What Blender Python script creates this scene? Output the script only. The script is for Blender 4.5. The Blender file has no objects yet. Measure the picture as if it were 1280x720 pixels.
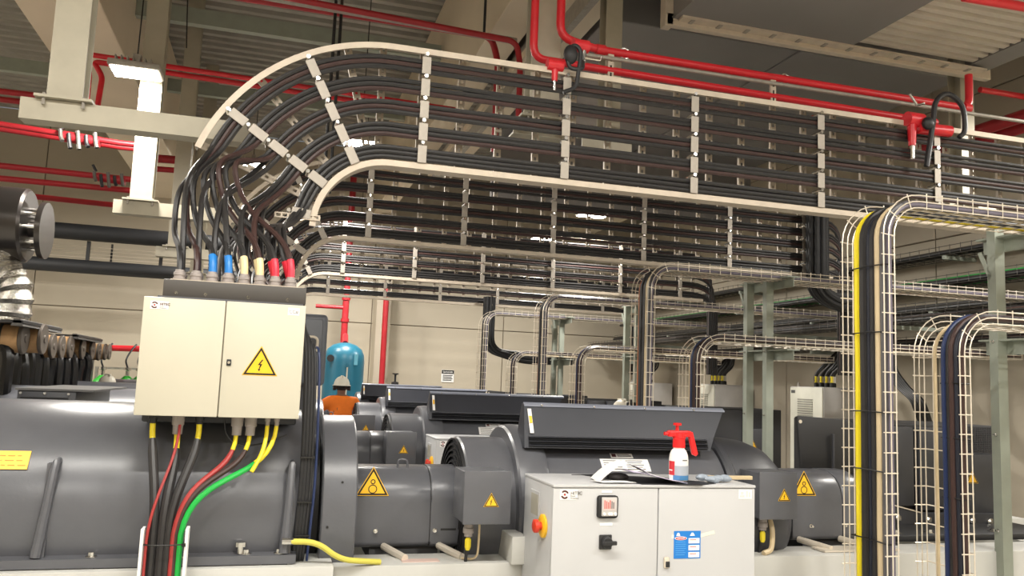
import bpy, bmesh, math, random
from mathutils import Vector, Matrix
random.seed(7)
C = bpy.context.scene.collection
PI = math.pi
V = Vector

# ------------------------------------------------------------------ camera, world, lights, exposure
EYE = V((0, 0, 1.7))
YAW, PITCH, ROLL, FPX = math.radians(16.0), math.radians(6.5), math.radians(2.24), 1030.0
_f = V((math.sin(YAW)*math.cos(PITCH), math.cos(YAW)*math.cos(PITCH), math.sin(PITCH)))
_r0 = V((math.cos(YAW), -math.sin(YAW), 0)); _u0 = _r0.cross(_f)
_r = math.cos(ROLL)*_r0 + math.sin(ROLL)*_u0
_u = math.cos(ROLL)*_u0 - math.sin(ROLL)*_r0
cd = bpy.data.cameras.new('camera'); cam = bpy.data.objects.new('camera', cd); C.objects.link(cam)
cd.sensor_width = 36; cd.lens = 36*FPX/1280; cd.clip_start = .05; cd.clip_end = 200
M = Matrix.Identity(4)
for i in range(3):
    M[i][0], M[i][1], M[i][2], M[i][3] = _r[i], _u[i], -_f[i], EYE[i]
cam.matrix_world = M
bpy.context.scene.camera = cam

w = bpy.data.worlds.new('world'); bpy.context.scene.world = w; w.use_nodes = True
w.node_tree.nodes['Background'].inputs[0].default_value = (.85, .92, 1, 1)
w.node_tree.nodes['Background'].inputs[1].default_value = .3
vs = bpy.context.scene.view_settings
vs.view_transform = 'Standard'; vs.look = 'None'; vs.gamma = 1; vs.use_curve_mapping = False
vs.exposure = 0.18
LAMP_POWER = 125.0            # watts of every high bay lamp
LAMP_COLOUR = (1.0, .96, .89)
LAMPS = [(-1.255, 7.3, 4.143), (4.2, .6, 4.4), (-1.2, -2.2, 4.4), (2.8, -2.2, 4.4), (6.4, 2.6, 4.2), (-5.2, 5.6, 4.6), (3.9, 9.9, 3.9), (4.4, 13.6, 4.2), (-.5, 13.6, 5.0), (-5.4, 11, 4.6), (6.6, 4.6, 4.2), (.8, 9.2, 4.3), (1.3, 14.0, 4.2)]  # first hangs in view, others placed out of sight; last two added as fill
STRONGER = {(-5.4, 11, 4.6): 2.6}  # far left lamp boosted out of view to lighten the rear left wall
BATTENS = [(-2.3, 1.55, 4.45), (-.6, 1.55, 4.45), (1.1, 1.55, 4.45)]   # linear lamps along the front aisle

# ------------------------------------------------------------------ helpers
def at(px, py, X=None, Y=None, Z=None):
    """measure: the point of a real plane (X, Y or Z = const) seen at photo pixel px, py"""
    d = _f*FPX + (px-640)*_r + (360-py)*_u
    t = Y/d.y if Y is not None else X/d.x if X is not None else (Z-EYE.z)/d.z
    return EYE + d*t

MATS = {}
def mat(name, rgb, rough=.5, metal=0., var=.06, scale=6., bump=0., coat=0., emit=0., spec=None):
    if name in MATS: return MATS[name]
    m = bpy.data.materials.new(name); m.use_nodes = True; nt = m.node_tree; b = nt.nodes['Principled BSDF']
    lin = [(c/255/12.92 if c/255 <= .04045 else ((c/255+.055)/1.055)**2.4) for c in rgb]
    tc = nt.nodes.new('ShaderNodeTexCoord'); nz = nt.nodes.new('ShaderNodeTexNoise')
    nz.inputs['Scale'].default_value = scale; nz.inputs['Detail'].default_value = 5
    nt.links.new(tc.outputs['Object'], nz.inputs['Vector'])
    rp = nt.nodes.new('ShaderNodeValToRGB'); rp.color_ramp.elements[0].position = .3; rp.color_ramp.elements[1].position = .7
    rp.color_ramp.elements[0].color = [max(0, c*(1-var)) for c in lin]+[1]
    rp.color_ramp.elements[1].color = [min(1, c*(1+var)) for c in lin]+[1]
    nt.links.new(nz.outputs['Fac'], rp.inputs['Fac']); nt.links.new(rp.outputs['Color'], b.inputs['Base Color'])
    b.inputs['Roughness'].default_value = rough; b.inputs['Metallic'].default_value = metal
    b.inputs['Coat Weight'].default_value = coat
    if spec is not None: b.inputs['Specular IOR Level'].default_value = spec
    if bump:
        bp = nt.nodes.new('ShaderNodeBump'); bp.inputs['Strength'].default_value = bump; bp.inputs['Distance'].default_value = .01
        n2 = nt.nodes.new('ShaderNodeTexNoise'); n2.inputs['Scale'].default_value = scale*8; n2.inputs['Detail'].default_value = 3
        nt.links.new(tc.outputs['Object'], n2.inputs['Vector'])
        nt.links.new(n2.outputs['Fac'], bp.inputs['Height']); nt.links.new(bp.outputs['Normal'], b.inputs['Normal'])
    if emit:
        b.inputs['Emission Color'].default_value = lin+[1]; b.inputs['Emission Strength'].default_value = emit
    MATS[name] = m; return m

HOOD = mat('hood_navy_grey', (42, 44, 52), .42, 0, .05, 9, .03)
GREY = mat('machine_grey_paint', (90, 91, 96), .31, 0, .05, 9, .03)
DGREY = mat('dark_grey_paint', (58, 59, 64), .45, 0, .06, 9, .03)
BLACK = mat('black_plastic', (34, 34, 36), .5)
RUBBER = mat('black_cable_sheath', (40, 38, 38), .46, 0, .1, 12)
BROWNC = mat('brown_black_cable_sheath', (62, 42, 39), .46, 0, .15, 9)
CREAM = mat('cream_enclosure_paint', (196, 190, 172), .4, 0, .02, 3, .02)
WHITE = mat('white_cabinet_paint', (186, 186, 187), .4, 0, .02, 3, .02)
RAIL = mat('pale_skid_paint', (190, 189, 184), .45, 0, .04, 5)
GALV = mat('galvanised_steel', (160, 154, 145), .5, .35, .12, 22, .04)
DWIRE = mat('dark_tray_wire', (98, 94, 88), .5, .3)
GALVP = mat('pale_galvanised_tray', (198, 185, 168), .5, .2, .07, 14)
ZINC = mat('zinc_wire', (226, 216, 200), .35, .4, .05, 10)
HANG = mat('warm_grey_steel_paint', (174, 167, 149), .5, .1, .06, 8)
POSTG = mat('grey_green_steel_paint', (152, 158, 146), .5, .1, .06, 8)
RED = mat('red_pipe_paint', (204, 36, 46), .35, 0, .06, 10)
DRED = mat('dark_red_pipe_paint', (160, 32, 40), .4, 0, .06, 10)
CHROME = mat('bright_steel', (215, 213, 208), .2, 1, .04, 20)
YEL = mat('sign_yellow', (245, 190, 40), .4, 0, .02)
YELC = mat('yellow_sheath', (232, 210, 40), .4)
GREENC = mat('green_sheath', (24, 168, 66), .35)
REDC = mat('red_sheath', (158, 52, 50), .4)
BLUEC = mat('blue_sheath', (34, 48, 86), .4)
BLUES = mat('blue_sleeve', (34, 120, 196), .4)
REDS = mat('red_sleeve', (226, 44, 66), .4)
CREAMS = mat('cream_sleeve', (228, 208, 160), .4)
CREAMC = mat('cream_sheath', (206, 186, 150), .42)
GREYC = mat('grey_sheath', (84, 82, 84), .4)
GLAND = mat('grey_gland_plastic', (150, 142, 138), .5)
SIGNK = mat('sign_black', (18, 16, 14), .5)
PAPER = mat('white_paper', (236, 234, 232), .7, 0, .02)
GREYTXT = mat('grey_print', (120, 118, 116), .7)
WALL = mat('cream_wall_panel', (182, 172, 154), .75, 0, .03, 1.2, .05)
CONC = mat('pale_beam_paint', (214, 200, 178), .75, 0, .04, 1.5, .05)
DECK = mat('steel_deck', (150, 146, 138), .5, .25, .14, 3, .03)
FLOORM = mat('floor_screed', (188, 186, 178), .6, 0, .06, 2)
DUCT = mat('duct_grey', (128, 124, 122), .5, .2, .05, 1.5)

class MB:
    def __init__(s): s.bm = bmesh.new()
    def _bev(s, geom, w, seg=2):
        bmesh.ops.bevel(s.bm, geom=geom, offset=w, segments=seg, affect='EDGES', profile=.5)
    def box(s, x0, x1, y0, y1, z0, z1, bev=0, m=None, seg=2):
        vs_ = [s.bm.verts.new(m @ V(p) if m else V(p)) for p in
               ((x0,y0,z0),(x1,y0,z0),(x1,y1,z0),(x0,y1,z0),(x0,y0,z1),(x1,y0,z1),(x1,y1,z1),(x0,y1,z1))]
        fs = [s.bm.faces.new([vs_[i] for i in f]) for f in ((3,2,1,0),(4,5,6,7),(0,1,5,4),(1,2,6,5),(2,3,7,6),(3,0,4,7))]
        if bev: s._bev(list({e for f in fs for e in f.edges}), bev, seg)
        return s
    def _ring(s, c, a, b, r, n, ph=0):
        return [s.bm.verts.new(c + a*(r*math.cos(ph+2*PI*i/n)) + b*(r*math.sin(ph+2*PI*i/n))) for i in range(n)]
    def _skin(s, A, B):
        n = len(A)
        for i in range(n): s.bm.faces.new((A[i], A[(i+1) % n], B[(i+1) % n], B[i]))
    def tube(s, pts, r, n=8, cap=True, ph=0):
        pts = [V(p) for p in pts]; rs = r if isinstance(r, (list, tuple)) else [r]*len(pts)
        t0 = (pts[1]-pts[0]).normalized()
        a = t0.orthogonal().normalized(); prev = None; first = None
        for i, p in enumerate(pts):
            t = (pts[min(i+1, len(pts)-1)]-pts[max(i-1, 0)])
            if t.length < 1e-9: t = t0
            t.normalize()
            a = (a - t*a.dot(t)); a = a.normalized() if a.length > 1e-6 else t.orthogonal().normalized()
            R = s._ring(p, a, t.cross(a), rs[i], n, ph)
            if prev: s._skin(prev, R)
            else: first = R
            prev = R
        if cap:
            s.bm.faces.new(list(reversed(first))); s.bm.faces.new(prev)
        return s
    def cyl(s, p0, p1, r, n=16, r2=None): return s.tube([p0, p1], [r, r if r2 is None else r2], n)
    def lathe(s, prof, o, axis='X', n=32, cap=True):
        o = V(o); ax = {'X': (V((1,0,0)), V((0,1,0)), V((0,0,1))), 'Z': (V((0,0,1)), V((1,0,0)), V((0,1,0))), 'Y': (V((0,1,0)), V((0,0,1)), V((1,0,0)))}[axis]
        prev = None
        for i, (t, r) in enumerate(prof):
            R = s._ring(o+ax[0]*t, ax[1], ax[2], max(r, 1e-4), n)
            if prev: s._skin(prev, R)
            elif cap: s.bm.faces.new(list(reversed(R)))
            prev = R
        if cap: s.bm.faces.new(prev)
        return s
    def prism(s, poly, lo, hi, axis='X', bev=0):
        """polygon swept along an axis; poly holds the two other coordinates in order (X: y,z  Y: x,z  Z: x,y)"""
        mk = {'X': lambda t, p: V((t, p[0], p[1])), 'Y': lambda t, p: V((p[0], t, p[1])), 'Z': lambda t, p: V((p[0], p[1], t))}[axis]
        A = [s.bm.verts.new(mk(lo, p)) for p in poly]; B = [s.bm.verts.new(mk(hi, p)) for p in poly]
        s._skin(A, B); f1 = s.bm.faces.new(list(reversed(A))); f2 = s.bm.faces.new(B)
        if bev: s._bev(list(f1.edges)+list(f2.edges), bev)
        return s
    def sweep(s, path, section, y):
        """section (a, dy) swept along a path in the XZ plane at depth y; a is the left-hand normal"""
        prev = None
        for i, p in enumerate(path):
            q0, q1 = path[max(i-1, 0)], path[min(i+1, len(path)-1)]
            tx, tz = q1[0]-q0[0], q1[1]-q0[1]; L = math.hypot(tx, tz); nx, nz = -tz/L, tx/L
            R = [s.bm.verts.new((p[0]+nx*a, y+dy, p[1]+nz*a)) for a, dy in section]
            if prev: s._skin(prev, R)
            else: s.bm.faces.new(list(reversed(R)))
            prev = R
        s.bm.faces.new(prev); return s
    def ball(s, c, r, sx=1, sy=1, sz=1, u=16, v=10, m=None):
        g = bmesh.ops.create_uvsphere(s.bm, u_segments=u, v_segments=v, radius=1)
        for q in g['verts']:
            q.co = V(c) + V((q.co.x*r*sx, q.co.y*r*sy, q.co.z*r*sz))
            if m: q.co = m @ q.co
        return s
    def quad(s, *pts): s.bm.faces.new([s.bm.verts.new(V(p)) for p in pts]); return s
    def done(s, name, m, parent=None, smooth=True, ang=32, origin=None):
        bmesh.ops.recalc_face_normals(s.bm, faces=s.bm.faces)
        o0 = V(origin) if origin is not None else wloc(parent)
        bmesh.ops.translate(s.bm, verts=s.bm.verts, vec=-o0)
        me = bpy.data.meshes.new(name); s.bm.to_mesh(me); s.bm.free()
        if smooth:
            me.polygons.foreach_set('use_smooth', [True]*len(me.polygons)); me.set_sharp_from_angle(angle=math.radians(ang))
        me.materials.append(m)
        o = bpy.data.objects.new(name, me); C.objects.link(o); o.location = o0 - wloc(parent)
        if parent: o.parent = parent
        return o

def wloc(o):
    v = V((0, 0, 0))
    while o: v = v + o.location; o = o.parent
    return v
def tag(o, label, cat, group=None):
    o['label'] = label; o['category'] = cat
    if group: o['group'] = group
    return o
def thing(name, label, cat, loc, group=None):
    o = bpy.data.objects.new(name, None); C.objects.link(o); o.location = loc; o.empty_display_size = .1
    return tag(o, label, cat, group)
def struct(o): o['kind'] = 'structure'; return o
def stuff(o): o['kind'] = 'stuff'; return o
def again(o, loc_world, parent):
    """one more alike piece, sharing the mesh"""
    c = o.copy(); C.objects.link(c); c.parent = parent; c.location = V(loc_world) - wloc(parent); return c
def dup(o, off, label, parent=None):
    c = o.copy(); C.objects.link(c)
    if parent is None:
        c.location = o.location + V(off); c['label'] = label
    else: c.parent = parent
    for ch in o.children: dup(ch, off, None, c)
    return c
def bez(p0, p1, p2, p3, n=14):
    out = []
    for i in range(n+1):
        t = i/n; u = 1-t
        out.append(V(p0)*u**3 + V(p1)*3*u*u*t + V(p2)*3*u*t*t + V(p3)*t**3)
    return out
def spline(pts, k=8):
    P = [V(p) for p in pts]; P = [P[0]*2-P[1]] + P + [P[-1]*2-P[-2]]; out = []
    for i in range(1, len(P)-2):
        for j in range(k):
            t = j/k
            out.append(.5*((2*P[i]) + (P[i+1]-P[i-1])*t + (2*P[i-1]-5*P[i]+4*P[i+1]-P[i+2])*t*t + (3*P[i]-P[i-1]-3*P[i+1]+P[i+2])*t**3))
    out.append(P[-2]); return out
def rounded(pts, r, k=5):
    """polyline with rounded corners"""
    P = [V(p) for p in pts]; out = [P[0]]
    for i in range(1, len(P)-1):
        a = (P[i-1]-P[i]); b = (P[i+1]-P[i]); d = min(r, a.length*.45, b.length*.45); a.normalize(); b.normalize()
        s0, s1 = P[i]+a*d, P[i]+b*d
        for j in range(k+1):
            t = j/k; out.append(s0*(1-t)**2 + P[i]*2*t*(1-t) + s1*t*t)
    out.append(P[-1]); return out
def text(s, size, loc, m, parent, name='lettering', rotz=0, tilt=PI/2, align='LEFT', bold=0):
    c = bpy.data.curves.new('t', 'FONT'); c.body = s; c.size = size; c.align_x = align; c.extrude = .0004; c.offset = bold
    t = bpy.data.objects.new('t', c); C.objects.link(t)
    bpy.context.view_layer.update()
    me = bpy.data.meshes.new_from_object(t.evaluated_get(bpy.context.evaluated_depsgraph_get()))
    bpy.data.objects.remove(t)
    me.transform(Matrix.Rotation(rotz, 4, 'Z') @ Matrix.Rotation(tilt, 4, 'X'))
    me.materials.clear(); me.materials.append(m)
    o = bpy.data.objects.new(name, me); C.objects.link(o); o.parent = parent; o.location = V(loc) - wloc(parent); return o

def tri(cx, cz, s): h = s*.866; return [(cx-s/2, cz-h/3), (cx+s/2, cz-h/3), (cx, cz+h*2/3)]
def warning_sign(cx, cz, y, s, kind, parent):
    """yellow triangle on a face that looks towards -Y"""
    sg = MB().prism(tri(cx, cz, s), y-.0015, y, 'Y').done('warning_sign', YEL, parent, False)
    b = MB(); o_, i_ = tri(cx, cz, s*.93), tri(cx, cz, s*.76)
    for k in range(3):
        k2 = (k+1) % 3; b.prism([o_[k], o_[k2], i_[k2], i_[k]], y-.0024, y-.0014, 'Y')
    b.done('border', SIGNK, sg, False)
    m = MB(); u = s/10
    if kind == 'bolt':
        pl = [(.5, 2.2), (-.9, .2), (-.1, .2), (-.5, -1.3), (-.9, -1.2), (-.3, -2.1), (.1, -1.2), (-.2, -1.2), (.7, .6), (-.1, .6), (1.0, 2.2)]
        m.prism([(cx+a*u*.8, cz+c*u*.8) for a, c in pl], y-.0024, y-.0014, 'Y')
    elif kind == 'rings':
        for (dx, dz, r) in ((0, 1.3, .75), (0, -.9, 1.35)):
            for k in range(20):
                a0, a1 = 2*PI*k/20, 2*PI*(k+1)/20
                m.prism([(cx+dx*u+math.cos(a)*q*u, cz+dz*u+math.sin(a)*q*u) for a, q in ((a0, r), (a1, r), (a1, r-.28), (a0, r-.28))], y-.0024, y-.0014, 'Y')
    else:
        m.prism([(cx-.25*u, cz+1.8*u), (cx+.25*u, cz+1.8*u), (cx+.15*u, cz-.6*u), (cx-.15*u, cz-.6*u)], y-.0024, y-.0014, 'Y')
        m.prism([(cx-.25*u, cz-1*u), (cx+.25*u, cz-1*u), (cx+.25*u, cz-1.5*u), (cx-.25*u, cz-1.5*u)], y-.0024, y-.0014, 'Y')
    m.done('symbol', SIGNK, sg, False)
    return sg
def badge(x, z, y, w_, h_, parent, light=False):
    """white maker's plate: broken ring logo and lettering"""
    b = MB().box(x, x+w_, y-.0015, y, z-h_, z).done('badge', PAPER, parent, False)
    r = h_*.42; cx, cz = x+h_*.5, z-h_*.5; m = MB(); m2 = MB()
    dk = mat('logo_maroon', (82, 40, 40), .5); rd = mat('logo_red', (170, 50, 48), .5)
    def arc(mm, a0, a1, ro, ri):
        for k in range(10):
            p, q = a0+(a1-a0)*k/10, a0+(a1-a0)*(k+1)/10
            mm.prism([(cx+math.cos(a)*q_, cz+math.sin(a)*q_) for a, q_ in ((p, ro), (q, ro), (q, ri), (p, ri))], y-.0024, y-.0014, 'Y')
    arc(m, .35, 2.5, r, r*.6); arc(m, 3.5, 5.6, r, r*.6); arc(m2, 0, 2*PI, r*.28, .0001)
    m.done('logo_ring', dk, b, False); m2.done('logo_dot', rd, b, False)
    text('HITEC', h_*.44, (x+h_*1.1, y-.0024, z-h_*.5), dk if not light else GREYTXT, b, bold=.0003)
    text('Power', h_*.2, (x+h_*1.1, y-.0024, z-h_*.7), GREYTXT, b)
    text('Protection', h_*.2, (x+h_*1.1, y-.0024, z-h_*.9), GREYTXT, b)
    return b

PITCHY = 2.7
ROWN = ['front row', 'second row', 'third row', 'rear row']
def rows(o, first=1, last=3, group=None):
    """the same unit again in the rows behind"""
    if group: o['group'] = group
    return [dup(o, (0, PITCHY*i, 0), o['label'].replace('front row', ROWN[i])) for i in range(first, last+1)]
# ------------------------------------------------------------------ the hall
X0, X1, YF, YB, ZC = -7.0, 7.6, -4.0, 16.6, 6.3
struct(MB().box(X0, X1, YF, YB, -.1, 0).done('floor', FLOORM, None, False))
ceil = MB()
yy = YF                                                   # trapezoidal steel deck, ribs along X
prof = []
while yy < YB:
    prof += [(yy, ZC), (yy+.09, ZC), (yy+.115, ZC+.06), (yy+.205, ZC+.06)]; yy += .23
prof = [(min(a, YB), b) for a, b in prof]
ceil.prism(prof + [(YB, ZC+.15), (YF, ZC+.15)], X0, X1, 'X')
struct(ceil.done('ceiling', DECK, None, False))
def panel_wall(name, box, along, cuts, zcuts, inward):
    """precast panels with open joints, each panel a part of the wall; the wall itself is the backing"""
    x0, x1, y0, y1 = box
    wl = struct(MB().box(x0, x1, y0, y1, 0, ZC).done(name, mat('joint_sealant', (120, 108, 92), .8), None, False))  # darker backing shows in the joints between panels
    for a, b in zip(cuts, cuts[1:]):
        for z0, z1 in zip(zcuts, zcuts[1:]):
            m = MB(); g = .008
            if along == 'X': m.box(a+g, b-g, *sorted((y0 if inward < 0 else y1, (y0 if inward < 0 else y1)+inward)), z0+g, z1-g, .006, seg=1)
            else: m.box(*sorted((x0 if inward < 0 else x1, (x0 if inward < 0 else x1)+inward)), a+g, b-g, z0+g, z1-g, .006, seg=1)
            m.done('panel', WALL, wl, False)
    return wl
panel_wall('wall_back', (X0, X1, YB, YB+.15), 'X', [-7, -4.2, -1.2, 1.86, 4.6, 7.6], [0, 2.75, 5.2, ZC], -.03)
panel_wall('wall_right', (X1, X1+.15, YF, YB), 'Y', [-4, -1, 2, 5, 8, 11, 14, 16.6], [0, 3.6, 5.2, ZC], -.03)
panel_wall('wall_left', (X0-.15, X0, YF, YB), 'Y', [-4, 0, 4, 8, 12, 16.6], [0, 2.75, ZC], .03)
panel_wall('wall_front', (X0, X1, YF-.15, YF), 'X', [-7, -2, 3, 7.6], [0, 2.75, ZC], .03)
# pilaster of the back wall beside the tank
struct(MB().box(1.88, 2.16, 16.0, YB-.03, 0, ZC, .01).done('trim_1', WALL, None, False))
# pale downstand beams that run in depth under the deck
struct(MB().box(-2.42, -1.68, .5, YB-.03, 4.9, ZC-.01, .01).done('trim_2', CONC, None, False))
struct(MB().box(1.73, 2.05, 2.5, YB-.03, 4.9, ZC-.01, .01).done('trim_3', CONC, None, False))
struct(MB().box(5.95, 6.6, .5, YB-.03, 5.0, ZC-.01, .01).done('trim_4', CONC, None, False))
# wide shallow steel purlins across the hall
for k, (y, z) in enumerate(((6.9, 5.35), (9.4, 5.5), (12.2, 5.6))):
    struct(MB().box(X0+.05, 1.7 if k else 1.7, y, y+.1, z, z+.18).done('trim_%d' % (5+k), POSTG, None, False))

# ------------------------------------------------------------------ lamps
n = 0
LL = ['bright white high bay lamp hanging on a cable above the left beam']+['high bay lamp with glowing lens over %s' % s for s in
      ('the right front aisle', 'the rear of the front aisle on the left', 'the rear of the front aisle on the right', 'the right wall beside the front row',
       'the left wall beside the engines', 'the third row right of centre', 'the back of the hall on the right', 'the back of the hall behind the pale beam', 'the far left of the hall, boosted as fill', 'the right wall behind the front trays', 'the space behind the ladder curve, added as fill', 'the blue tank at the back, added as fill')]
for (x, y, z), lab in zip(LAMPS, LL):
    t = thing('high_bay_lamp', lab, 'lamp', (x, y, z), 'high bay lamps under the roof')
    MB().box(x-.2, x+.2, y-.15, y+.15, z+.005, z+.06, .01).done('housing', GALV, t)
    for q in range(7): MB().box(x-.15+.045*q, x-.14+.045*q, y-.13, y+.13, z+.06, z+.1).done('cooling_fin', GALV, t, False)
    MB().box(x-.18, x+.18, y-.13, y+.13, z-.003, z+.005).done('lens', mat('lamp_lens', (255, 250, 235), .3, emit=26), t, False)
    MB().box(x-.03, x+.03, y-.03, y+.03, z+.06, z+.16).done('gear_box', GALV, t, False)
    MB().cyl((x, y, z+.15), (x+.02, y, ZC), .006, 6).done('suspension_cable', BLACK, t)
    ld = bpy.data.lights.new('lamp_light', 'AREA'); ld.shape = 'RECTANGLE'; ld.size = .36; ld.size_y = .26; ld.energy = LAMP_POWER*STRONGER.get((x, y, z), 1); ld.color = LAMP_COLOUR
    lo = bpy.data.objects.new('lamp_light', ld); C.objects.link(lo); lo.parent = t; lo.location = (0, 0, -.03)

for (x, y, z), side in zip(BATTENS, ('left', 'middle', 'right')):
    t = thing('batten_lamp', '%s linear batten lamp over the front aisle' % side, 'lamp', (x, y, z), 'linear lamps over the front aisle')
    MB().box(x-.8, x+.8, y-.06, y+.06, z+.02, z+.08, .01).done('housing', GALV, t)
    MB().box(x-.78, x+.78, y-.05, y+.05, z, z+.02, .006).done('diffuser', mat('lamp_lens', (255, 250, 235), .3, emit=26), t)
    for dx in (-.6, .6): MB().cyl((x+dx, y, z+.08), (x+dx, y, ZC), .005, 6).done('suspension_cable', BLACK, t)
    ld = bpy.data.lights.new('lamp_light', 'AREA'); ld.shape = 'RECTANGLE'; ld.size = 1.56; ld.size_y = .1; ld.energy = LAMP_POWER*.6; ld.color = LAMP_COLOUR
    lo = bpy.data.objects.new('lamp_light', ld); C.objects.link(lo); lo.parent = t; lo.location = (0, 0, -.01)

# ------------------------------------------------------------------ hangers that carry the cable ladders
def hsec(cx, cy, w_, d_, t=.012):      # H section, flanges across X
    return [(cx-w_/2, cy-d_/2), (cx+w_/2, cy-d_/2), (cx+w_/2, cy-d_/2+t), (cx+t/2, cy-d_/2+t), (cx+t/2, cy+d_/2-t), (cx+w_/2, cy+d_/2-t),
            (cx+w_/2, cy+d_/2), (cx-w_/2, cy+d_/2), (cx-w_/2, cy+d_/2-t), (cx-t/2, cy+d_/2-t), (cx-t/2, cy-d_/2+t), (cx-w_/2, cy-d_/2+t)]
def hanger(x, y, z, w_, blen, lab, bx0=None, material=HANG):
    t = thing('ladder_hanger', lab, 'steel hanger', (x, y, z), 'steel hangers of the cable ladders')
    MB().prism(hsec(x, y, w_, .14), z+.13, ZC, 'Z').done('column', material, t, False)
    MB().box(x-w_*.8, x+w_*.8, y-.1, y+.1, z+.118, z+.132).done('end_plate', material, t, False)
    bx0 = x-.21 if bx0 is None else bx0
    MB().prism([(y-.06, z), (y+.06, z), (y+.06, z+.012), (y-.048, z+.012), (y-.048, z+.1), (y+.06, z+.1), (y+.06, z+.115), (y-.06, z+.115)], bx0, bx0+blen, 'X').done('beam', material, t, False)
    for dx in (-w_*.55, w_*.55):
        MB().cyl((x+dx, y-.08, z+.08), (x+dx, y-.08, z+.145), .009, 6).done('bolt', GALV, t)
    return t
h0 = hanger(-1.16, 4.85, 2.985, .175, 1.25, 'grey H section hanger with wide beam left of the front row cable ladder', -1.37)
rows(h0)
hanger(1.6, 5.05, 3.3, .2, .4, 'grey H section hanger behind the front ladder rail, left of the valve', 1.4)
hanger(2.33, 5.65, 3.45, .13, .4, 'slim grey hanger between the pale brace and the dark duct', 2.1)
hanger(5.5, 5.5, 3.2, .14, .5, 'grey hanger at the right end of the duct beside the red pipe riser', 5.3)
# sloping pale brace beside the duct
tag(MB().box(2.06, 2.4, 2.5, 12, 4.7, 4.78).done('ceiling_brace', CONC, None, False), 'flat pale beam running in depth between the two grey hangers', 'beam')
tag(MB().box(2.1, 2.16, 4.9, 12, 4.55, 4.9).done('mounting_channel', GALV, None, False), 'grey steel channel beside the flat pale beam', 'channel')

# ------------------------------------------------------------------ cable ladders (standing on edge in the XZ plane, bending down at the left)
LY, BX, BZ, RI, RO = 4.6, .56, 2.5, .385, 1.09
XE = 5.55
def ladder_path(rad, a_end, n=30, xe=XE):
    p = [(xe, BZ+rad), (3, BZ+rad), (1.5, BZ+rad)]
    for i in range(n+1):
        a = math.radians(90+(a_end-90)*i/n); p.append((BX+rad*math.cos(a), BZ+rad*math.sin(a)))
    return p
def ladder():
    t = thing('cable_ladder', 'pale steel cable ladder in the front row, largest, curving down at the left', 'cable ladder', (BX, LY, BZ))
    for rad, a_end, sgn in ((RO, 160, 1), (RI, 180, -1)):
        sec = [(0, -.05), (0, .05), (sgn*-.004, .05), (sgn*-.004, -.046), (sgn*.03, -.046), (sgn*.03, -.05)]
        if sgn > 0: sec = [(-.03, -.05), (.004, -.05), (.004, .05), (0, .05), (0, -.046), (-.03, -.046)]
        else: sec = [(-.004, -.05), (.03, -.05), (.03, -.046), (0, -.046), (0, .05), (-.004, .05)]
        # path runs right to left, so the left-hand normal points inwards/down; flip it
        sec = [(-a, d) for a, d in sec]
        MB().sweep(ladder_path(rad, a_end), sec, LY).done('side_rail', GALVP, t, True, 40)
    # perforated rungs, one shared mesh, behind the cables
    def rung_mesh():
        b = MB(); h = RO-RI; n = 34
        for k in range(n):
            z0, z1 = k*h/n, (k+1)*h/n
            for c, (a, b_) in enumerate(((-.02, -.007), (-.007, .007), (.007, .02))):
                if c == 1 and k % 2: continue
                b.quad((BX+a, LY+.03, BZ+RI+z0), (BX+b_, LY+.03, BZ+RI+z0), (BX+b_, LY+.03, BZ+RI+z1), (BX+a, LY+.03, BZ+RI+z1))
            b.quad((BX-.02, LY+.03, BZ+RI+z0), (BX-.02, LY+.03, BZ+RI+z1), (BX-.02, LY+.05, BZ+RI+z1), (BX-.02, LY+.05, BZ+RI+z0))
            b.quad((BX+.02, LY+.03, BZ+RI+z0), (BX+.02, LY+.03, BZ+RI+z1), (BX+.02, LY+.05, BZ+RI+z1), (BX+.02, LY+.05, BZ+RI+z0))
        return b.done('rung', GALVP, t, False)
    r0 = rung_mesh()
    def put(o, x=None, a=None):
        if a is None: o.location = (x-BX, o.location.y, o.location.z)
        else: o.rotation_euler = (0, -math.radians(a-90), 0)
    first = True
    for x in [.5+.235*i for i in range(22)]:
        o = r0 if first else again(r0, wloc(t), t); first = False; o.location.x = x-BX
    for a in (104, 132, 158):
        o = again(r0, wloc(t), t); put(o, a=a)
    # front straps over each of the five bundles with a bolt between
    seg = (RO-RI-.05)/5
    st = MB().box(BX-.026, BX+.026, LY-.062, LY-.056, BZ+RI+.03, BZ+RI+.03+seg*.78, .002, seg=1).done('clamp_strap', mat('strap_steel', (168, 160, 150), .5, .3, .1, 20), t, False)
    bo = MB().cyl((BX, LY-.072, BZ+RI+.03+seg*.89), (BX, LY+.03, BZ+RI+.03+seg*.89), .011, 8).done('clamp_bolt', CHROME, t)
    first = True
    for kind, vals in (('x', (.74, 1.6, 2.46, 3.39, 4.33, 5.2)), ('a', (117, 146, 172))):
        for v in vals:
            for k in range(5 if v != 172 else 1):
                s1 = st if first else again(st, wloc(t), t); s2 = bo if first else again(bo, wloc(t), t); first = False
                for o in (s1, s2):
                    if kind == 'x': o.location = (v-BX, 0, k*seg)
                    else:
                        a = math.radians(v); o.location = (math.cos(a)*k*seg, 0, math.sin(a)*k*seg); o.rotation_euler = (0, -(a-PI/2), 0)
    br = MB()
    br.box(-.04, .2, LY-.06, LY-.054, 2.53, 2.537); br.box(-.04, .2, LY-.06, LY-.054, 2.553, 2.56)
    for k in range(8): br.box(-.04+.033*k, -.03+.033*k, LY-.06, LY-.054, 2.537, 2.553)
    br.done('slotted_bracket', GALVP, t, False)
    return t
ld0 = ladder()
LNAMES = ['longest', 'second from the front', 'third from the front', 'farthest']
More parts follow.
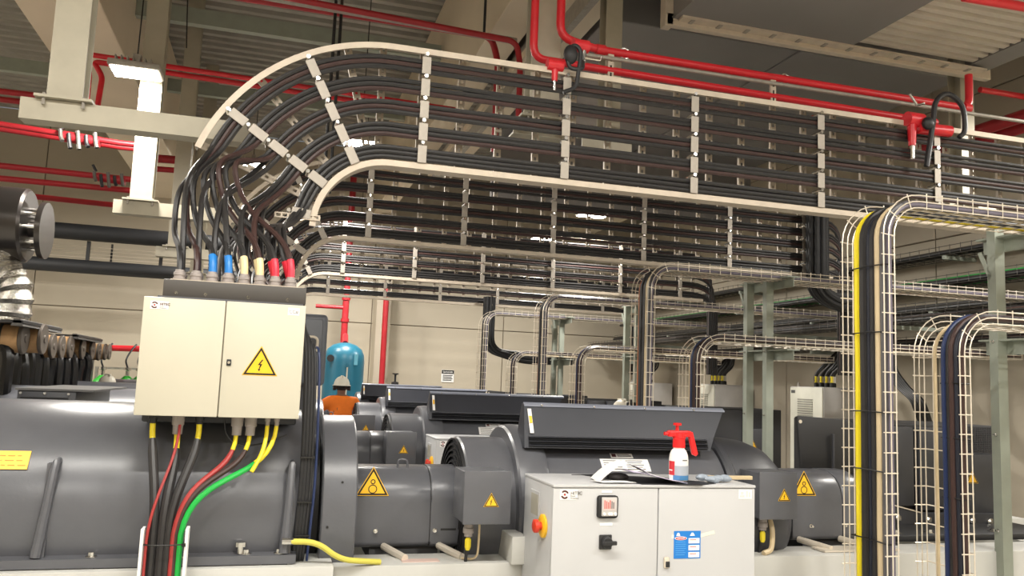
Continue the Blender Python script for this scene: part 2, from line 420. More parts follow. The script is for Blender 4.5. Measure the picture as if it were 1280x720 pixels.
for i in (1, 2, 3):
    dup(ld0, (0, PITCHY*i, 0), ['', 'pale steel cable ladder in the second row, under the big front one', 'dim cable ladder in the third row, just below the second ladder', 'thin looking cable ladder farthest back, lowest in the photo, ending above the blue tank'][i])
ld0['group'] = 'cable ladders over the generator rows'
for o in C.objects:
    if o.name.startswith('cable_ladder'): o['group'] = 'cable ladders over the generator rows'

# ------------------------------------------------------------------ the front junction box
JY0, JY1 = 3.8, 4.06
jb = thing('junction_box', 'cream two-door junction box with lightning warning triangle in the front row', 'electrical box', (-.2, 3.93, 1.5), 'junction boxes on the alternators')
MB().box(-.532, .125, JY0+.02, JY1, 1.505, 1.995, .004).done('body', CREAM, jb)
for x0, x1 in ((-.541, -.2095), (-.2055, .133)):
    MB().box(x0, x1, JY0, JY0+.019, 1.5, 2.003, .004).done('door', CREAM, jb)
lk = MB().box(-.187, -.168, JY0-.006, JY0, 1.722, 1.75, .002).done('lock', BLACK, jb)
MB().cyl((-.1775, JY0-.01, 1.736), (-.1775, JY0-.004, 1.736), .006, 12).done('lock_barrel', CHROME, lk)
tb = MB().box(-.475, .131, JY0+.05, JY1+.1, 2.012, 2.088, .004).done('cable_entry_box', mat('dark_entry_box', (70, 66, 62), .5), jb)
MB().box(-.49, .12, JY0+.02, JY1+.02, 1.997, 2.012).done('top_flange', GREY, jb)
MB().box(-.45, .1, JY0+.06, JY1+.09, 2.088, 2.092).done('gland_plate', GALVP, jb, False)
for x in (-.42, -.3, -.12, .05): MB().lathe([(0, .008), (.006, .008)], (x, JY0+.05, 2.03), 'Y', 8).done('screw', CHROME, jb)
badge(-.513, 1.985, JY0, .073, .034, jb)
tl = MB().box(.055, .105, JY0-.0015, JY0, 1.957, 1.99).done('tag_plate', PAPER, jb, False)
text('CC#', .02, (.08, JY0-.0022, 1.966), GREYTXT, tl, align='CENTER')
warning_sign(-.046, 1.728, JY0, .15, 'bolt', jb)
# grey glands below, black and grey
gl = []
for x, kind in ((-.475, 'k'), (-.372, 'g'), (-.285, 'k'), (-.127, 'g'), (-.07, 'g'), (.002, 's'), (.042, 's')):
    r = .026 if kind == 'g' else .02 if kind == 'k' else .012
    q = .085 if kind == 'g' else .04
    MB().lathe([(-q, r*.78), (-q*.55, r*.82), (-q*.53, r), (0, r)], (x, 3.9, 1.503), 'Z', 12).done('gland', GLAND if kind != 'k' else BLACK, jb)
    gl.append((x, 3.9, 1.503-q))
GX = [-.42+.0685*i for i in range(8)]
GYS = (3.92, 4.0, 4.08)
top_glands = [(x, y) for y in GYS for x in GX][:16] + [(x, GYS[2]) for x in GX[4:8]]
g0 = None
for x, y in top_glands:
    if g0 is None:
        g0 = MB().lathe([(0, .027), (.012, .027), (.013, .023), (.022, .023), (.023, .026), (.036, .025), (.038, .02), (.048, .019)], (x, y, 2.092), 'Z', 16).done('gland', GLAND, jb); gx0, gy0 = x, y
    else:
        o = again(g0, wloc(jb), jb); o.location = (x-gx0, y-gy0, 0)
rows(jb)

# ------------------------------------------------------------------ the cables of the ladders: 5 bundles of 4, each cable a thing
ORD = ['top', 'second', 'third', 'bottom']; ROWS5 = ['uppermost', 'second', 'middle', 'fourth', 'lowest']
CR = .0142
SLV = {2: BLUES, 3: BLUES, 4: CREAMS, 5: CREAMS, 6: REDS, 7: REDS}
LN = ['front row ladder', 'second row ladder', 'third row ladder', 'rear row ladder']
slots = [(r, j) for r in range(5) for j in range(4)]
# which gland each cable drops to: outer bundles to the left and front, inner ones to the right and back
assign = {}
front = [0, 1, 2, 4, 5, 6, 8, 9]
rest = [i for i in range(20) if i not in front]
for g, s in enumerate(front): assign[s] = g
for k, s in enumerate(rest): assign[s] = 8 + [0, 1, 2, 3, 4, 8, 5, 9, 6, 10, 7, 11][k]
for s, (r, j) in enumerate(slots):
    back = j == 3                      # three stacked in front, one behind
    rad = RI + .052 + (4-r)*((RO-RI-.05)/5) + ((2-j)*.0278 if not back else .04)
    z = BZ + rad; gx, gy = top_glands[assign[s]]
    jit = lambda k: random.uniform(-k, k)
    y0 = LY - (.036 if not back else .004) + jit(.002)
    pts = [V((XE+.22-.12*(4-r)/4, y0, 1.9)), V((XE+.22-.12*(4-r)/4, y0, z-.28))]
    pts = [pts[0]] + bez(pts[1], (pts[1].x, y0, z-.1), (XE+.05, y0, z), (XE-.2, y0, z), 6)
    for x in (4.33, 3.39, 2.46, 1.6, 1.2, .85): pts.append(V((x, y0+jit(.002), z+jit(.003))))
    a_end = ([155, 149, 147, 146, 158] if assign[s] < 8 else [150, 149, 148, 150, 160])[r] + jit(3) + (2-min(j,2))*1.5
    nA = 14
    for i in range(nA+1):
        a = math.radians(90+(a_end-90)*i/nA); pts.append(V((BX+rad*math.cos(a), y0 + jit(.001), BZ+rad*math.sin(a))))
    a = math.radians(a_end); tan = V((-math.sin(a), 0, math.cos(a))); p0 = pts[-1]; g = V((gx, gy, 2.13))
    L = (p0-g).length
    sw = .4 + .1*random.random()
    mid = bez(p0, p0 + tan*L*sw + V((0, -.02, 0)), g + V((jit(.02)-.01-.022*(assign[s] % 8), jit(.01), L*(.5+.1*random.random()))), g, 20)
    if assign[s] < 8:                  # bulge to the left first, then swing right into the gland
        gi_ = assign[s]; B = V((-.5+.036*gi_+jit(.01), (p0.y+g.y)/2+.1, 2.5+.03*gi_+jit(.015)))
        d1, d2 = (B-p0).length, (g-B).length
        dirB = V((.22*min(1, gi_/3), -.1, -1)).normalized()
        mid = bez(p0, p0+tan*d1*.42, B-dirB*d1*.42, B, 10) + bez(B, B+dirB*d2*.42, g+V((jit(.01), .01, d2*.36)), g, 14)[1:]
    pts += mid[1:]
    pts = [p for i, p in enumerate(pts) if i == 0 or (p-pts[i-1]).length > 1e-4]
    brown = s in (1, 6, 9, 14)
    lab = '%s cable %s in the %s bundle of the front row ladder' % ('brownish black power' if brown else 'black power', {'top': 'on top', 'second': 'in the middle', 'third': 'at the bottom', 'bottom': 'behind the others'}[ORD[j]], ROWS5[r])
    t = thing('power_cable', lab, 'cable', g, 'power cables on the ladders')
    MB().tube(pts, CR, 7).done('sheath', BROWNC if brown else RUBBER, t)
    gi = assign[s] % 8
    if gi in SLV:
        c = spline([pts[-1]+V((0, 0, -.0)), pts[-2], pts[-3], pts[-4]], 4)
        c2 = [c[0]]; acc = 0
        for q, q2 in zip(c, c[1:]):
            acc += (q2-q).length; c2.append(q2)
            if acc > .085: break
        MB().tube(c2, CR*1.22, 10).done('colour_sleeve', SLV[gi], t)
    for i in (1, 2, 3):
        dup(t, (0, PITCHY*i, 0), lab.replace('front row ladder', LN[i]))

# ------------------------------------------------------------------ cables that drop from the junction box into a white wire tray
droptargets = [(-.425, 3.73), (-.408, 3.74), (-.385, 3.74), (-.345, 3.75), (-.335, 3.72), (-.317, 3.715), (-.312, 3.73)]
specs = [(0, -.42, RUBBER, .019, 'thick black cable with yellow ferrule, leftmost below the junction box'),
         (1, -.385, RUBBER, .02, 'thick black cable with yellow ferrule below the second gland of the junction box'),
         (2, -.36, RUBBER, .019, 'thick black cable slanting left from the third gland of the junction box'),
         (3, -.338, REDC, .012, 'red cable sweeping left from the grey gland below the warning triangle'),
         (4, -.33, BROWNC, .012, 'dark brown cable sweeping left beside the red one'),
         (5, -.318, YELC, .009, 'yellow cable running into the green earth cable'),
         (6, -.312, GREENC, .0125, 'bright green earth cable curving down from the right end of the junction box')]
for k, x1, m, r, lab in specs:
    x, y, z = gl[k]; zz = 1.02
    if k < 3: pts = bez((x, y, z), (x+.01, y-.03, z-.16), (x1, 3.76, zz+.2), (x1, 3.755, zz), 14) + [V((x1, 3.755, .6))]
    elif k == 5: pts = bez((x, y, z), (x, y-.03, z-.1), (x-.02, 3.82, 1.33), (-.05, 3.8, 1.27), 10)
    else: pts = bez((x, y, z), (x-.01, y-.04, z-.2 if k != 6 else z-.26), (x1+.03, 3.74, zz+.28), (x1, 3.74, zz), 16) + [V((x1, 3.74, .6))]
    t = thing('drop_cable', lab, 'cable', (x, y, z), 'cables below the front junction box')
    MB().tube(pts[2:] if k < 5 else pts, [r*.7, r*.9]+[r]*(len(pts)-4) if k < 5 else r if k == 5 else [r*.68+r*.32*min(1, i_/7) for i_ in range(len(pts))], 10).done('sheath', m, t)
    if k < 5: MB().tube([pts[0]+V((0, 0, .01)), pts[1], pts[2]], r*.62 if k < 3 else r*.8, 10).done('ferrule', YELC, t)
    elif k == 6: MB().tube(pts[:6], [r*.7+r*.32*min(1, i_/7) for i_ in range(6)], 10).done('yellow_stripe_end', YELC, t)
tag(MB().tube(bez((-.362, 3.875, 1.46), (-.362, 3.85, 1.28), (-.43, 3.735, 1.2), (-.44, 3.728, 1.0), 14)+[V((-.44, 3.728, .6))], .006, 8).done('control_wire', REDC), 'thin red wire along the thick black cables below the junction box', 'wire')
tag(MB().tube(bez((-.18, 3.9, 1.5), (-.19, 3.9, 1.36), (-.08, 3.88, 1.34), (.09, 3.95, 1.42), 14), .004, 6).done('control_wire', BLACK), 'thin black wire looping under the middle of the junction box', 'wire')
t = thing('cable_tray', 'short white wire tray that catches the cables below the junction box', 'cable tray', (-.36, 3.73, .8))
for x in (-.455, -.285):
    MB().box(x-.006, x+.006, 3.7, 3.77, .55, 1.05, .002).done('side_strip', PAPER, t, False)
for k in range(5): MB().cyl((-.46, 3.78, 1.03-.11*k), (-.28, 3.78, 1.03-.11*k), .004, 6).done('cross_wire', ZINC, t)
t = thing('cable_tie', 'black cable tie around the bundle in the short white tray', 'cable tie', (-.36, 3.74, 1.0))
MB().tube([V((-.37+.085*math.cos(a), 3.74+.045*math.sin(a), .985)) for a in [2*PI*k/20 for k in range(21)]], .003, 6, False).done('band', SIGNK, t)
MB().box(-.3, -.286, 3.69, 3.7, .98, .992).done('tie_head', SIGNK, t)
# ------------------------------------------------------------------ generator rows
AY, AZ = 4.45, 1.03
def bolt(x, y, z, parent, r=.014, axis='Z', name='bolt'):
    if axis == 'Z': MB().lathe([(0, r*1.7), (.004, r*1.7), (.005, r), (.02, r)], (x, y, z), 'Z', 8).done(name, CHROME, parent)
    else: MB().lathe([(-.02, r), (-.005, r), (-.004, r*1.6), (0, r*1.6)], (x, y, z), axis, 8).done(name, CHROME, parent)
GRP = 'generator sets in parallel rows'
# skid
sk = thing('skid_frame', 'long pale painted skid rail under the machines of the front row', 'machine frame', (1, 4.4, .5))
MB().box(-2.6, .33, 3.86, 4.16, .5, .853, .006).done('front_rail', RAIL, sk)
MB().box(.335, 5.4, 3.95, 4.2, .5, .83, .006).done('front_rail', RAIL, sk)
MB().box(-2.6, 5.4, 4.9, 5.1, .5, .85, .006).done('rear_rail', RAIL, sk)
for x in (-2.2, -.6, .8, 2.4, 4, 5.2): MB().box(x, x+.15, 4.0, 5.0, .5, .72).done('cross_beam', RAIL, sk, False)
for x in (-2.2, .2, 2.4, 5.0): MB().box(x, x+.2, 3.95, 5.05, 0, .5).done('foot', RAIL, sk, False)
MB().box(.66, .84, 4.0, 4.06, .83, .834).done('type_plate', mat('faded_pink_plate', (206, 180, 170), .5), sk, False)
MB().box(1.17, 1.25, 3.9, 4.3, .83, .96, .004).done('bracket', RAIL, sk)
rows(sk, group=GRP+' skids')

# alternator
al = thing('alternator', 'big dark grey alternator cylinder behind the cream junction box in the front row', 'generator', (-1, AY, .855))
MB().lathe([(-2.2, .3), (-2.2, .49), (-2.17, .5), (.1, .5), (.12, .49), (.165, .485), (.17, .3)], (0, AY, AZ), 'X', 72).done('casing', GREY, al)
MB().lathe([(.172, .36), (.262, .36)], (0, AY, AZ), 'X', 40).done('shaft_cover', BLACK, al)
MB().prism([(3.9, .858), (4.2, .858), (4.2, .93), (3.985, .93), (3.98, .9), (3.9, .895)], -2.25, .165, 'X', .004).done('foot_flange', GREY, al)
for x0, x1 in ((-2.1, -1.75), (-.66, -.3), (.02, .13)): MB().box(x0, x1, 3.905, 4.1, .845, .86).done('packing_plate', BLACK, al, False)
for xb, xt in ((-.885, -.85), (-1.9, -1.87), (.11, .125)):
    rb = MB(); rb.tube([(xb, 3.925, .9), (xb+(xt-xb)*.5, 3.94, 1.08), (xt-.003, 3.955, 1.25), (xt, 3.975, 1.285), (xt, 4.02, 1.29)], [.022, .02, .018, .016, .012], 10)
    rb.done('gusset', GREY, al)
    MB().prism([(3.93, .88), (4.1, .88), (4.1, 1.28), (3.975, 1.28)], xb, xb+.03, 'X').done('gusset_plate', GREY, al, False)
for x, z in ((-.675, .897), (-.05, .897), (.09, .897), (-1.5, .897)): bolt(x, 3.935, z, al)
MB().lathe([(0, .013), (.03, .013), (.031, .024), (.05, .024), (.052, .018)], (-.075, 3.93, .9), 'Z', 10).done('lifting_stud', CHROME, al)
# grey saddle that carries the junction box
MB().box(-.54, .13, 4.03, 4.45, 1.46, 1.54, .01).done('box_saddle', BLACK, al)
# yellow plate tangent to the casing
an = math.radians(31); cy, cz = AY-.503*math.cos(an), AZ+.503*math.sin(an)
Mx = Matrix.Translation((0, cy, cz)) @ Matrix.Rotation(-an, 4, 'X')
yp = MB().box(-1.2, -.965, -.002, .001, -.045, .04, 0, Mx).done('warning_plate', YEL, al, False)
rn = random.Random(3); pl = MB()
for rI in range(3):
    x = -1.18
    while x < -1.0:
        L = .014+.02*rn.random(); pl.box(x, x+L, -.003, -.0018, .015-.022*rI, .019-.022*rI, 0, Mx); x += L+.01
pl.done('print', mat('yellow_plate_print', (196, 140, 30), .5), yp, False)
MB().tube([(-1.06+.0, cy-.012, cz-.085)]+[V((-1.06+.02*math.cos(a), cy-.012, cz-.085+.02*math.sin(a))) for a in [2*PI*k/12 for k in range(13)]], .004, 6).done('lifting_eye', ZINC, al)
rows(al, group=GRP+' alternators')

# earth cable at its end
tag(MB().tube(rounded([(.12, 3.9, .955), (.25, 3.88, .955), (.36, 3.9, .87), (.55, 3.97, .842)], .1, 6), .013, 10).done('earth_cable', mat('pale_yellow_sheath', (206, 196, 84), .4)), 'pale yellow earth cable bending from the alternator foot down to the skid rail', 'cable')
tag(MB().lathe([(.0, .016), (.05, .016), (.051, .012), (.07, .012)], (.1, 3.9, .955), 'X', 10).done('cable_lug', CHROME), 'bright steel lug at the start of the pale yellow earth cable', 'cable lug')

# flange housing
fl = thing('flywheel_housing', 'broad dark grey coupling ring at the alternator end in the front row', 'machine housing', (.35, AY, .57))
MB().lathe([(.268, .3), (.268, .455), (.275, .462), (.425, .462), (.432, .455), (.432, .25)], (0, AY, AZ), 'X', 64).done('ring', GREY, fl)
MB().box(.27, .43, 4.1, 4.8, .5, .75).done('pedestal', DGREY, fl, False)
for q in (25, 65, 110, 150, 185): bolt(.435, AY-.42*math.sin(math.radians(q)), AZ+.42*math.cos(math.radians(q)), fl, .008, 'X')
for z in (1.2, 1.0): MB().lathe([(-.004, .006), (0, .006)], (.3+.06*(z > 1.1), AY-.462*math.cos(math.asin((z-AZ)/.462)), z), 'Y', 8).done('plug', BLACK, fl)
rows(fl, group=GRP+' coupling rings')

# exciter motors: rounded guard, loaf shaped
def loaf(cy, cz, w_, h_, rt, rb, n=7):
    pts = []
    for sx, sz, r, a0 in ((1, -1, rb, -90), (1, 1, rt, 0), (-1, 1, rt, 90), (-1, -1, rb, 180)):
        for k in range(n+1):
            a = math.radians(a0+90*k/n); pts.append((cy+sx*(w_/2-r)+r*math.cos(a), cz+sz*(h_/2-r)+r*math.sin(a)))
    return pts
def exciter(x0, x1, seam, lab, sx_sign, legs):
    t = thing('exciter_motor', lab, 'motor', ((x0+x1)/2, AY, .83))
    b = MB().prism(loaf(AY, 1.045, .43, .385, .17, .03), x0, seam-.003, 'X', .004).done('guard', GREY, t)
    MB().prism(loaf(AY, 1.045, .425, .38, .17, .03), seam-.01, seam+.004, 'X').done('seam', BLACK, t)
    MB().prism(loaf(AY, 1.045, .436, .39, .17, .03), seam+.001, x1, 'X', .012).done('end_guard', GREY, t)
    MB().prism([(4.27, .78), (4.63, .78), (4.6, .87), (4.3, .87)], x0+.1, x1-.1, 'X').done('pedestal', DGREY, t, False)
    warning_sign(sx_sign, 1.155, 4.236, .165, 'rings', t)
    for x in legs:
        MB().cyl((x-.02, 4.24, .86), (x+.06, 4.05, .84), .018, 10).done('support_bar', ZINC, t)
    for x in (x0+.12, x1-.13):
        bolt(x, 4.234, .935, t, .007, 'Y')
    if x0 < 1: MB().tube(rounded([(x0+.235, AY-.08, 1.23), (x0+.235, AY-.08, 1.275), (x0+.285, AY-.08, 1.275), (x0+.285, AY-.08, 1.23)], .02), .006, 8).done('lifting_eye', GREY, t)
    MB().box(x1-.1, x1-.02, 4.2305, 4.2335, .935, .945).done('slot', BLACK, t, False)
    return t
ex = exciter(.435, .985, .83, 'rounded grey motor with rings triangle, left of the front row fan drum', .53, (.62, .9))
rows(ex, group=GRP+' left exciter motors')

# coupling machine: fan drum, ring, body with louvred hood
cm = thing('induction_coupling', 'large machine with louvred hood and fan drum behind the front row cabinet', 'machine', (1.9, AY, .83))
MB().lathe([(.99, .2), (.99, .355), (1.0, .365), (1.3, .365), (1.3, .2)], (0, AY, AZ), 'X', 56).done('fan_drum', GREY, cm)
gr = MB()
for k in range(9):
    r = .345-.03*k
    gr.lathe([(.976, r), (.976, r+.012), (.99, r+.012), (.99, r)], (0, AY, AZ), 'X', 40, False)
gr.done('fan_grille', BLACK, cm)
MB().lathe([(1.24, .3), (1.24, .42), (1.25, .432), (1.3, .438), (1.38, .432), (1.41, .418), (1.415, .3)], (0, AY, AZ), 'X', 56).done('drum_flange', GREY, cm)
MB().lathe([(1.375, .3), (1.375, .415), (2.44, .415), (2.44, .3)], (0, AY, AZ-.03), 'X', 56).done('body', GREY, cm)
MB().lathe([(2.445, .3), (2.445, .43), (2.46, .44), (2.49, .44), (2.5, .43), (2.5, .3)], (0, AY, AZ-.03), 'X', 56).done('end_ring', DGREY, cm)
MB().lathe([(2.505, .425), (2.6, .42), (2.72, .405), (2.82, .37), (2.88, .32), (2.92, .25), (2.96, .2), (2.96, .1)], (0, AY, AZ-.03), 'X', 56).done('end_dome', DGREY, cm)
MB().box(1.3, 2.5, 4.1, 4.8, .5, .8).done('pedestal', DGREY, cm, False)
hb = MB(); A_ = []
for x0, x1, (y, z) in ((1.285, 2.36, (4.13, 1.365)), (1.288, 2.39, (4.15, 1.43)), (1.304, 2.49, (4.225, 1.578)), (1.304, 2.5, (4.24, 1.588)), (1.304, 2.5, (4.27, 1.588)), (1.29, 2.39, (4.29, 1.43)), (1.285, 2.36, (4.3, 1.365))):
    A_.append((V((x0, y, z)), V((x1, y, z))))
hl = [hb.bm.verts.new(p[0]) for p in A_]; hr = [hb.bm.verts.new(p[1]) for p in A_]
hb._skin(hl, hr); hb.bm.faces.new(list(reversed(hl))); hb.bm.faces.new(hr)
hood = hb.done('hood', HOOD, cm, False)
for k in range(5):
    z0 = 1.375+.0105*k
    MB().prism([(4.126+.0035*k, z0), (4.119+.0035*k, z0+.002), (4.134+.0035*k, z0+.0085)], 1.31, 2.345, 'X').done('louvre', BLACK if k % 2 else DGREY, hood, False)
MB().prism([(4.218, 1.575), (4.224, 1.586), (4.245, 1.596), (4.245, 1.588)], 1.304, 2.5, 'X').done('top_edge_highlight', mat('hood_edge_highlight', (120, 124, 136), .35), hood, False)  # pale strip painted on as the bluish highlight of the hood's top edge
for x in (1.4, 1.7, 2.0, 2.3): bolt(x, 4.228, 1.582, hood, .004, 'Y')
sp = MB(); a_ = [(4.148, 1.44), (4.142, 1.44), (4.208, 1.563), (4.214, 1.563)]; sp.prism(a_, 1.318, 1.338, 'X'); lb = sp.done('label_strip', PAPER, cm, False)
MB().prism([(4.168, 1.49), (4.164, 1.492), (4.183, 1.527), (4.187, 1.525)], 1.321, 1.335, 'X').done('label_triangle', YEL, lb, False)
an = math.radians(33)
def tang(px0, px1, a0, a1, m, name, lift=.002, par=None, rr=.415):
    b = MB(); n = 3
    for k in range(n):
        q = [math.radians(a0+(a1-a0)*(k+i)/n) for i in (0, 1)]
        p = [[V((x, AY-(rr+l)*math.cos(a), AZ-.03+(rr+l)*math.sin(a))) for l in (0, lift) for x in (px0, px1)] for a in q]
        b.quad(p[0][2], p[0][3], p[1][3], p[1][2])
    b.quad(*[V((x, AY-(rr+l)*math.cos(math.radians(a0)), AZ-.03+(rr+l)*math.sin(math.radians(a0)))) for x, l in ((px0, 0), (px1, 0), (px1, lift), (px0, lift))])
    return b.done(name, m, par or cm)
np1 = tang(1.72, 2.0, 37, 48, PAPER, 'rating_plate'); np2 = tang(1.79, 1.92, 49, 54, PAPER, 'maker_plate')
for k in range(5):
    for c in range(2): tang(1.735+.13*c, 1.735+.13*c+.09+.02*rn.random(), 38.4+1.9*k, 39+1.9*k, GREYTXT, 'print_line', .0032, np1)
tang(1.83, 1.91, 50.5, 51.5, GREYTXT, 'print_line', .0032, np2); tang(1.83, 1.9, 52.3, 52.9, GREYTXT, 'print_line', .0032, np2); tang(1.797, 1.822, 50, 53.2, mat('logo_maroon', (82, 40, 40)), 'logo', .0032, np2)
rows(cm, group=GRP+' coupling machines')

def terminal_box(x0, x1, lab, gx, m, y0=3.86, z0=1.03, z1=1.275, sg=(.4, .0)):
    t = thing('terminal_box', lab, 'electrical box', ((x0+x1)/2, y0+.1, z0))
    MB().box(x0, x1, y0+.012, y0+.24, z0, z1-.006, .004).done('body', m, t)
    MB().box(x0-.004, x1+.004, y0, y0+.014, z0-.004, z1, .004).done('cover', m, t)
    MB().box(x0+.05, x1-.05, y0+.22, y0+.34, z0+.05, z1-.06).done('mounting_neck', DGREY, t, False)
    warning_sign(x0+(x1-x0)*sg[0], 1.135+sg[1], y0, .075, 'bolt', t)
    MB().lathe([(-.075, .02), (-.06, .02), (-.058, .027), (-.035, .027), (-.033, .023), (0, .023)], (gx, y0+.1, z0), 'Z', 12).done('gland', GLAND, t)
    MB().tube([(gx, y0+.1, z0-.07), (gx, y0+.16, z0-.3)], .008, 8).done('cable', BLACK, t)
    MB().lathe([(-.14, .009), (-.125, .015), (-.09, .015), (-.08, .009)], (gx, y0+.1, z0), 'Z', 8).done('ferrule', YELC, t)
    bolt(x1-.05, y0+.06, z0-.012, t, .008)
    return t
rows(terminal_box(.915, 1.14, 'grey terminal box with lightning triangle left of the front row cabinet', .965, GREY, sg=(.58, -.005)), group=GRP+' left terminal boxes')
rows(terminal_box(2.54, 2.765, 'grey terminal box with lightning triangle right of the front row cabinet', 2.62, GREY, 3.92, sg=(.65, .01)), group=GRP+' right terminal boxes')
rows(exciter(2.96, 3.44, 3.3, 'rounded grey motor with rings triangle right of the front row cabinet', 3.035, (3.02, 3.3)), group=GRP+' right exciter motors')
tag(MB().tube(spline([(1.0, 4.1, 1.16), (.985, 4.02, 1.1), (1.02, 3.99, 1.08), (1.025, 3.99, .9), (1.01, 4.0, .845), (.95, 4.02, .84)], 6), .0055, 8).done('sensor_wire', CREAMC), 'thin cream wire hanging beside the fan grille and left terminal box', 'wire')
tag(MB().tube(spline([(2.68, 4.05, 1.02), (2.68, 4.02, .95), (2.66, 4.0, .86), (2.6, 3.98, .84)], 6), .014, 8).done('motor_cable', CREAMC), 'pale cable hanging below the right terminal box', 'cable')

# diesel engine end at the right
en = thing('diesel_engine', 'black panelled engine behind the wire trays in the front row', 'engine', (3.9, AY, .83))
MB().prism([(3.34, 1.545), (3.36, 1.552), (3.72, 1.535), (3.78, 1.51), (3.78, .99), (3.42, .99), (3.38, 1.1)], 4.73, 4.76, 'Y', .004).done('guard_plate', BLACK, en)
MB().lathe([(0, .012), (.003, .012)], (3.362, 4.727, 1.515), 'Y', 12).done('guard_eye', ZINC, en)
MB().cyl((3.6, 4.71, 1.05), (3.6, 4.71, 1.44), .01, 8).done('guard_rod', DGREY, en)
MB().box(3.78, 5.05, 4.72, 5.4, .93, 1.52, .008).done('block', BLACK, en)
MB().box(3.98, 4.2, 4.66, 4.73, .98, 1.5, .006).done('side_cover', DGREY, en)
MB().box(4.24, 4.56, 4.66, 4.73, .95, 1.5, .006).done('side_cover', DGREY, en)
MB().box(4.6, 4.9, 4.66, 4.73, .9, 1.33, .006).done('side_cover', DGREY, en)
g_ = MB()
for k in range(15):
    g_.box(4.6, 4.9, 4.66, 4.672, 1.335+.0125*k, 1.341+.0125*k)
for k in range(16): g_.box(4.602+.0195*k, 4.608+.0195*k, 4.667, 4.675, 1.335, 1.515)
stuff(g_.done('mesh_grille', DGREY, en, False))
MB().prism([(3.7, 1.063), (3.96, .995), (4.19, .943), (4.19, .951), (3.96, 1.003), (3.7, 1.072)], 4.59, 4.63, 'Y').done('bearer_edge', ZINC, en)
MB().prism([(3.7, 1.06), (3.96, .992), (4.19, .94), (4.9, .93), (4.9, .84), (3.7, .84)], 4.6, 4.66, 'Y').done('bearer', DGREY, en, False)
MB().box(3.6, 5.0, 4.25, 5.3, .83, .87, .01).done('mount_foot', BLACK, en)
for x, z in ((3.871, .94), (4.008, .91), (4.25, .898), (4.612, .89), (4.76, .883)): MB().lathe([(-.02, .012), (-.012, .024), (0, .026)], (x, 4.6, z), 'Y', 12).done('bolt', CHROME, en)
for x in (3.75, 4.0, 4.5): bolt(x, 4.32, .87, en, .02)
warning_sign(4.68, 1.16, 4.657, .1, 'mark', en)
for (a, b) in (((3.46, 4.25, 1.22), (3.5, 4.22, 1.16)), ((3.5, 4.22, .99), (3.53, 4.21, .93))):
    MB().tube(spline([a, ((a[0]+b[0])/2-.02, 4.2, (a[2]+b[2])/2), b], 5), .014, 8).done('coolant_elbow', CHROME, en)
MB().box(3.44, 3.6, 4.28, 4.6, .86, 1.2).done('flange_block', DGREY, en, False)
MB().box(3.0, 3.5, 4.0, 4.12, .833, .843).done('rail_plate', ZINC, en, False)
rows(en, group=GRP+' engines')

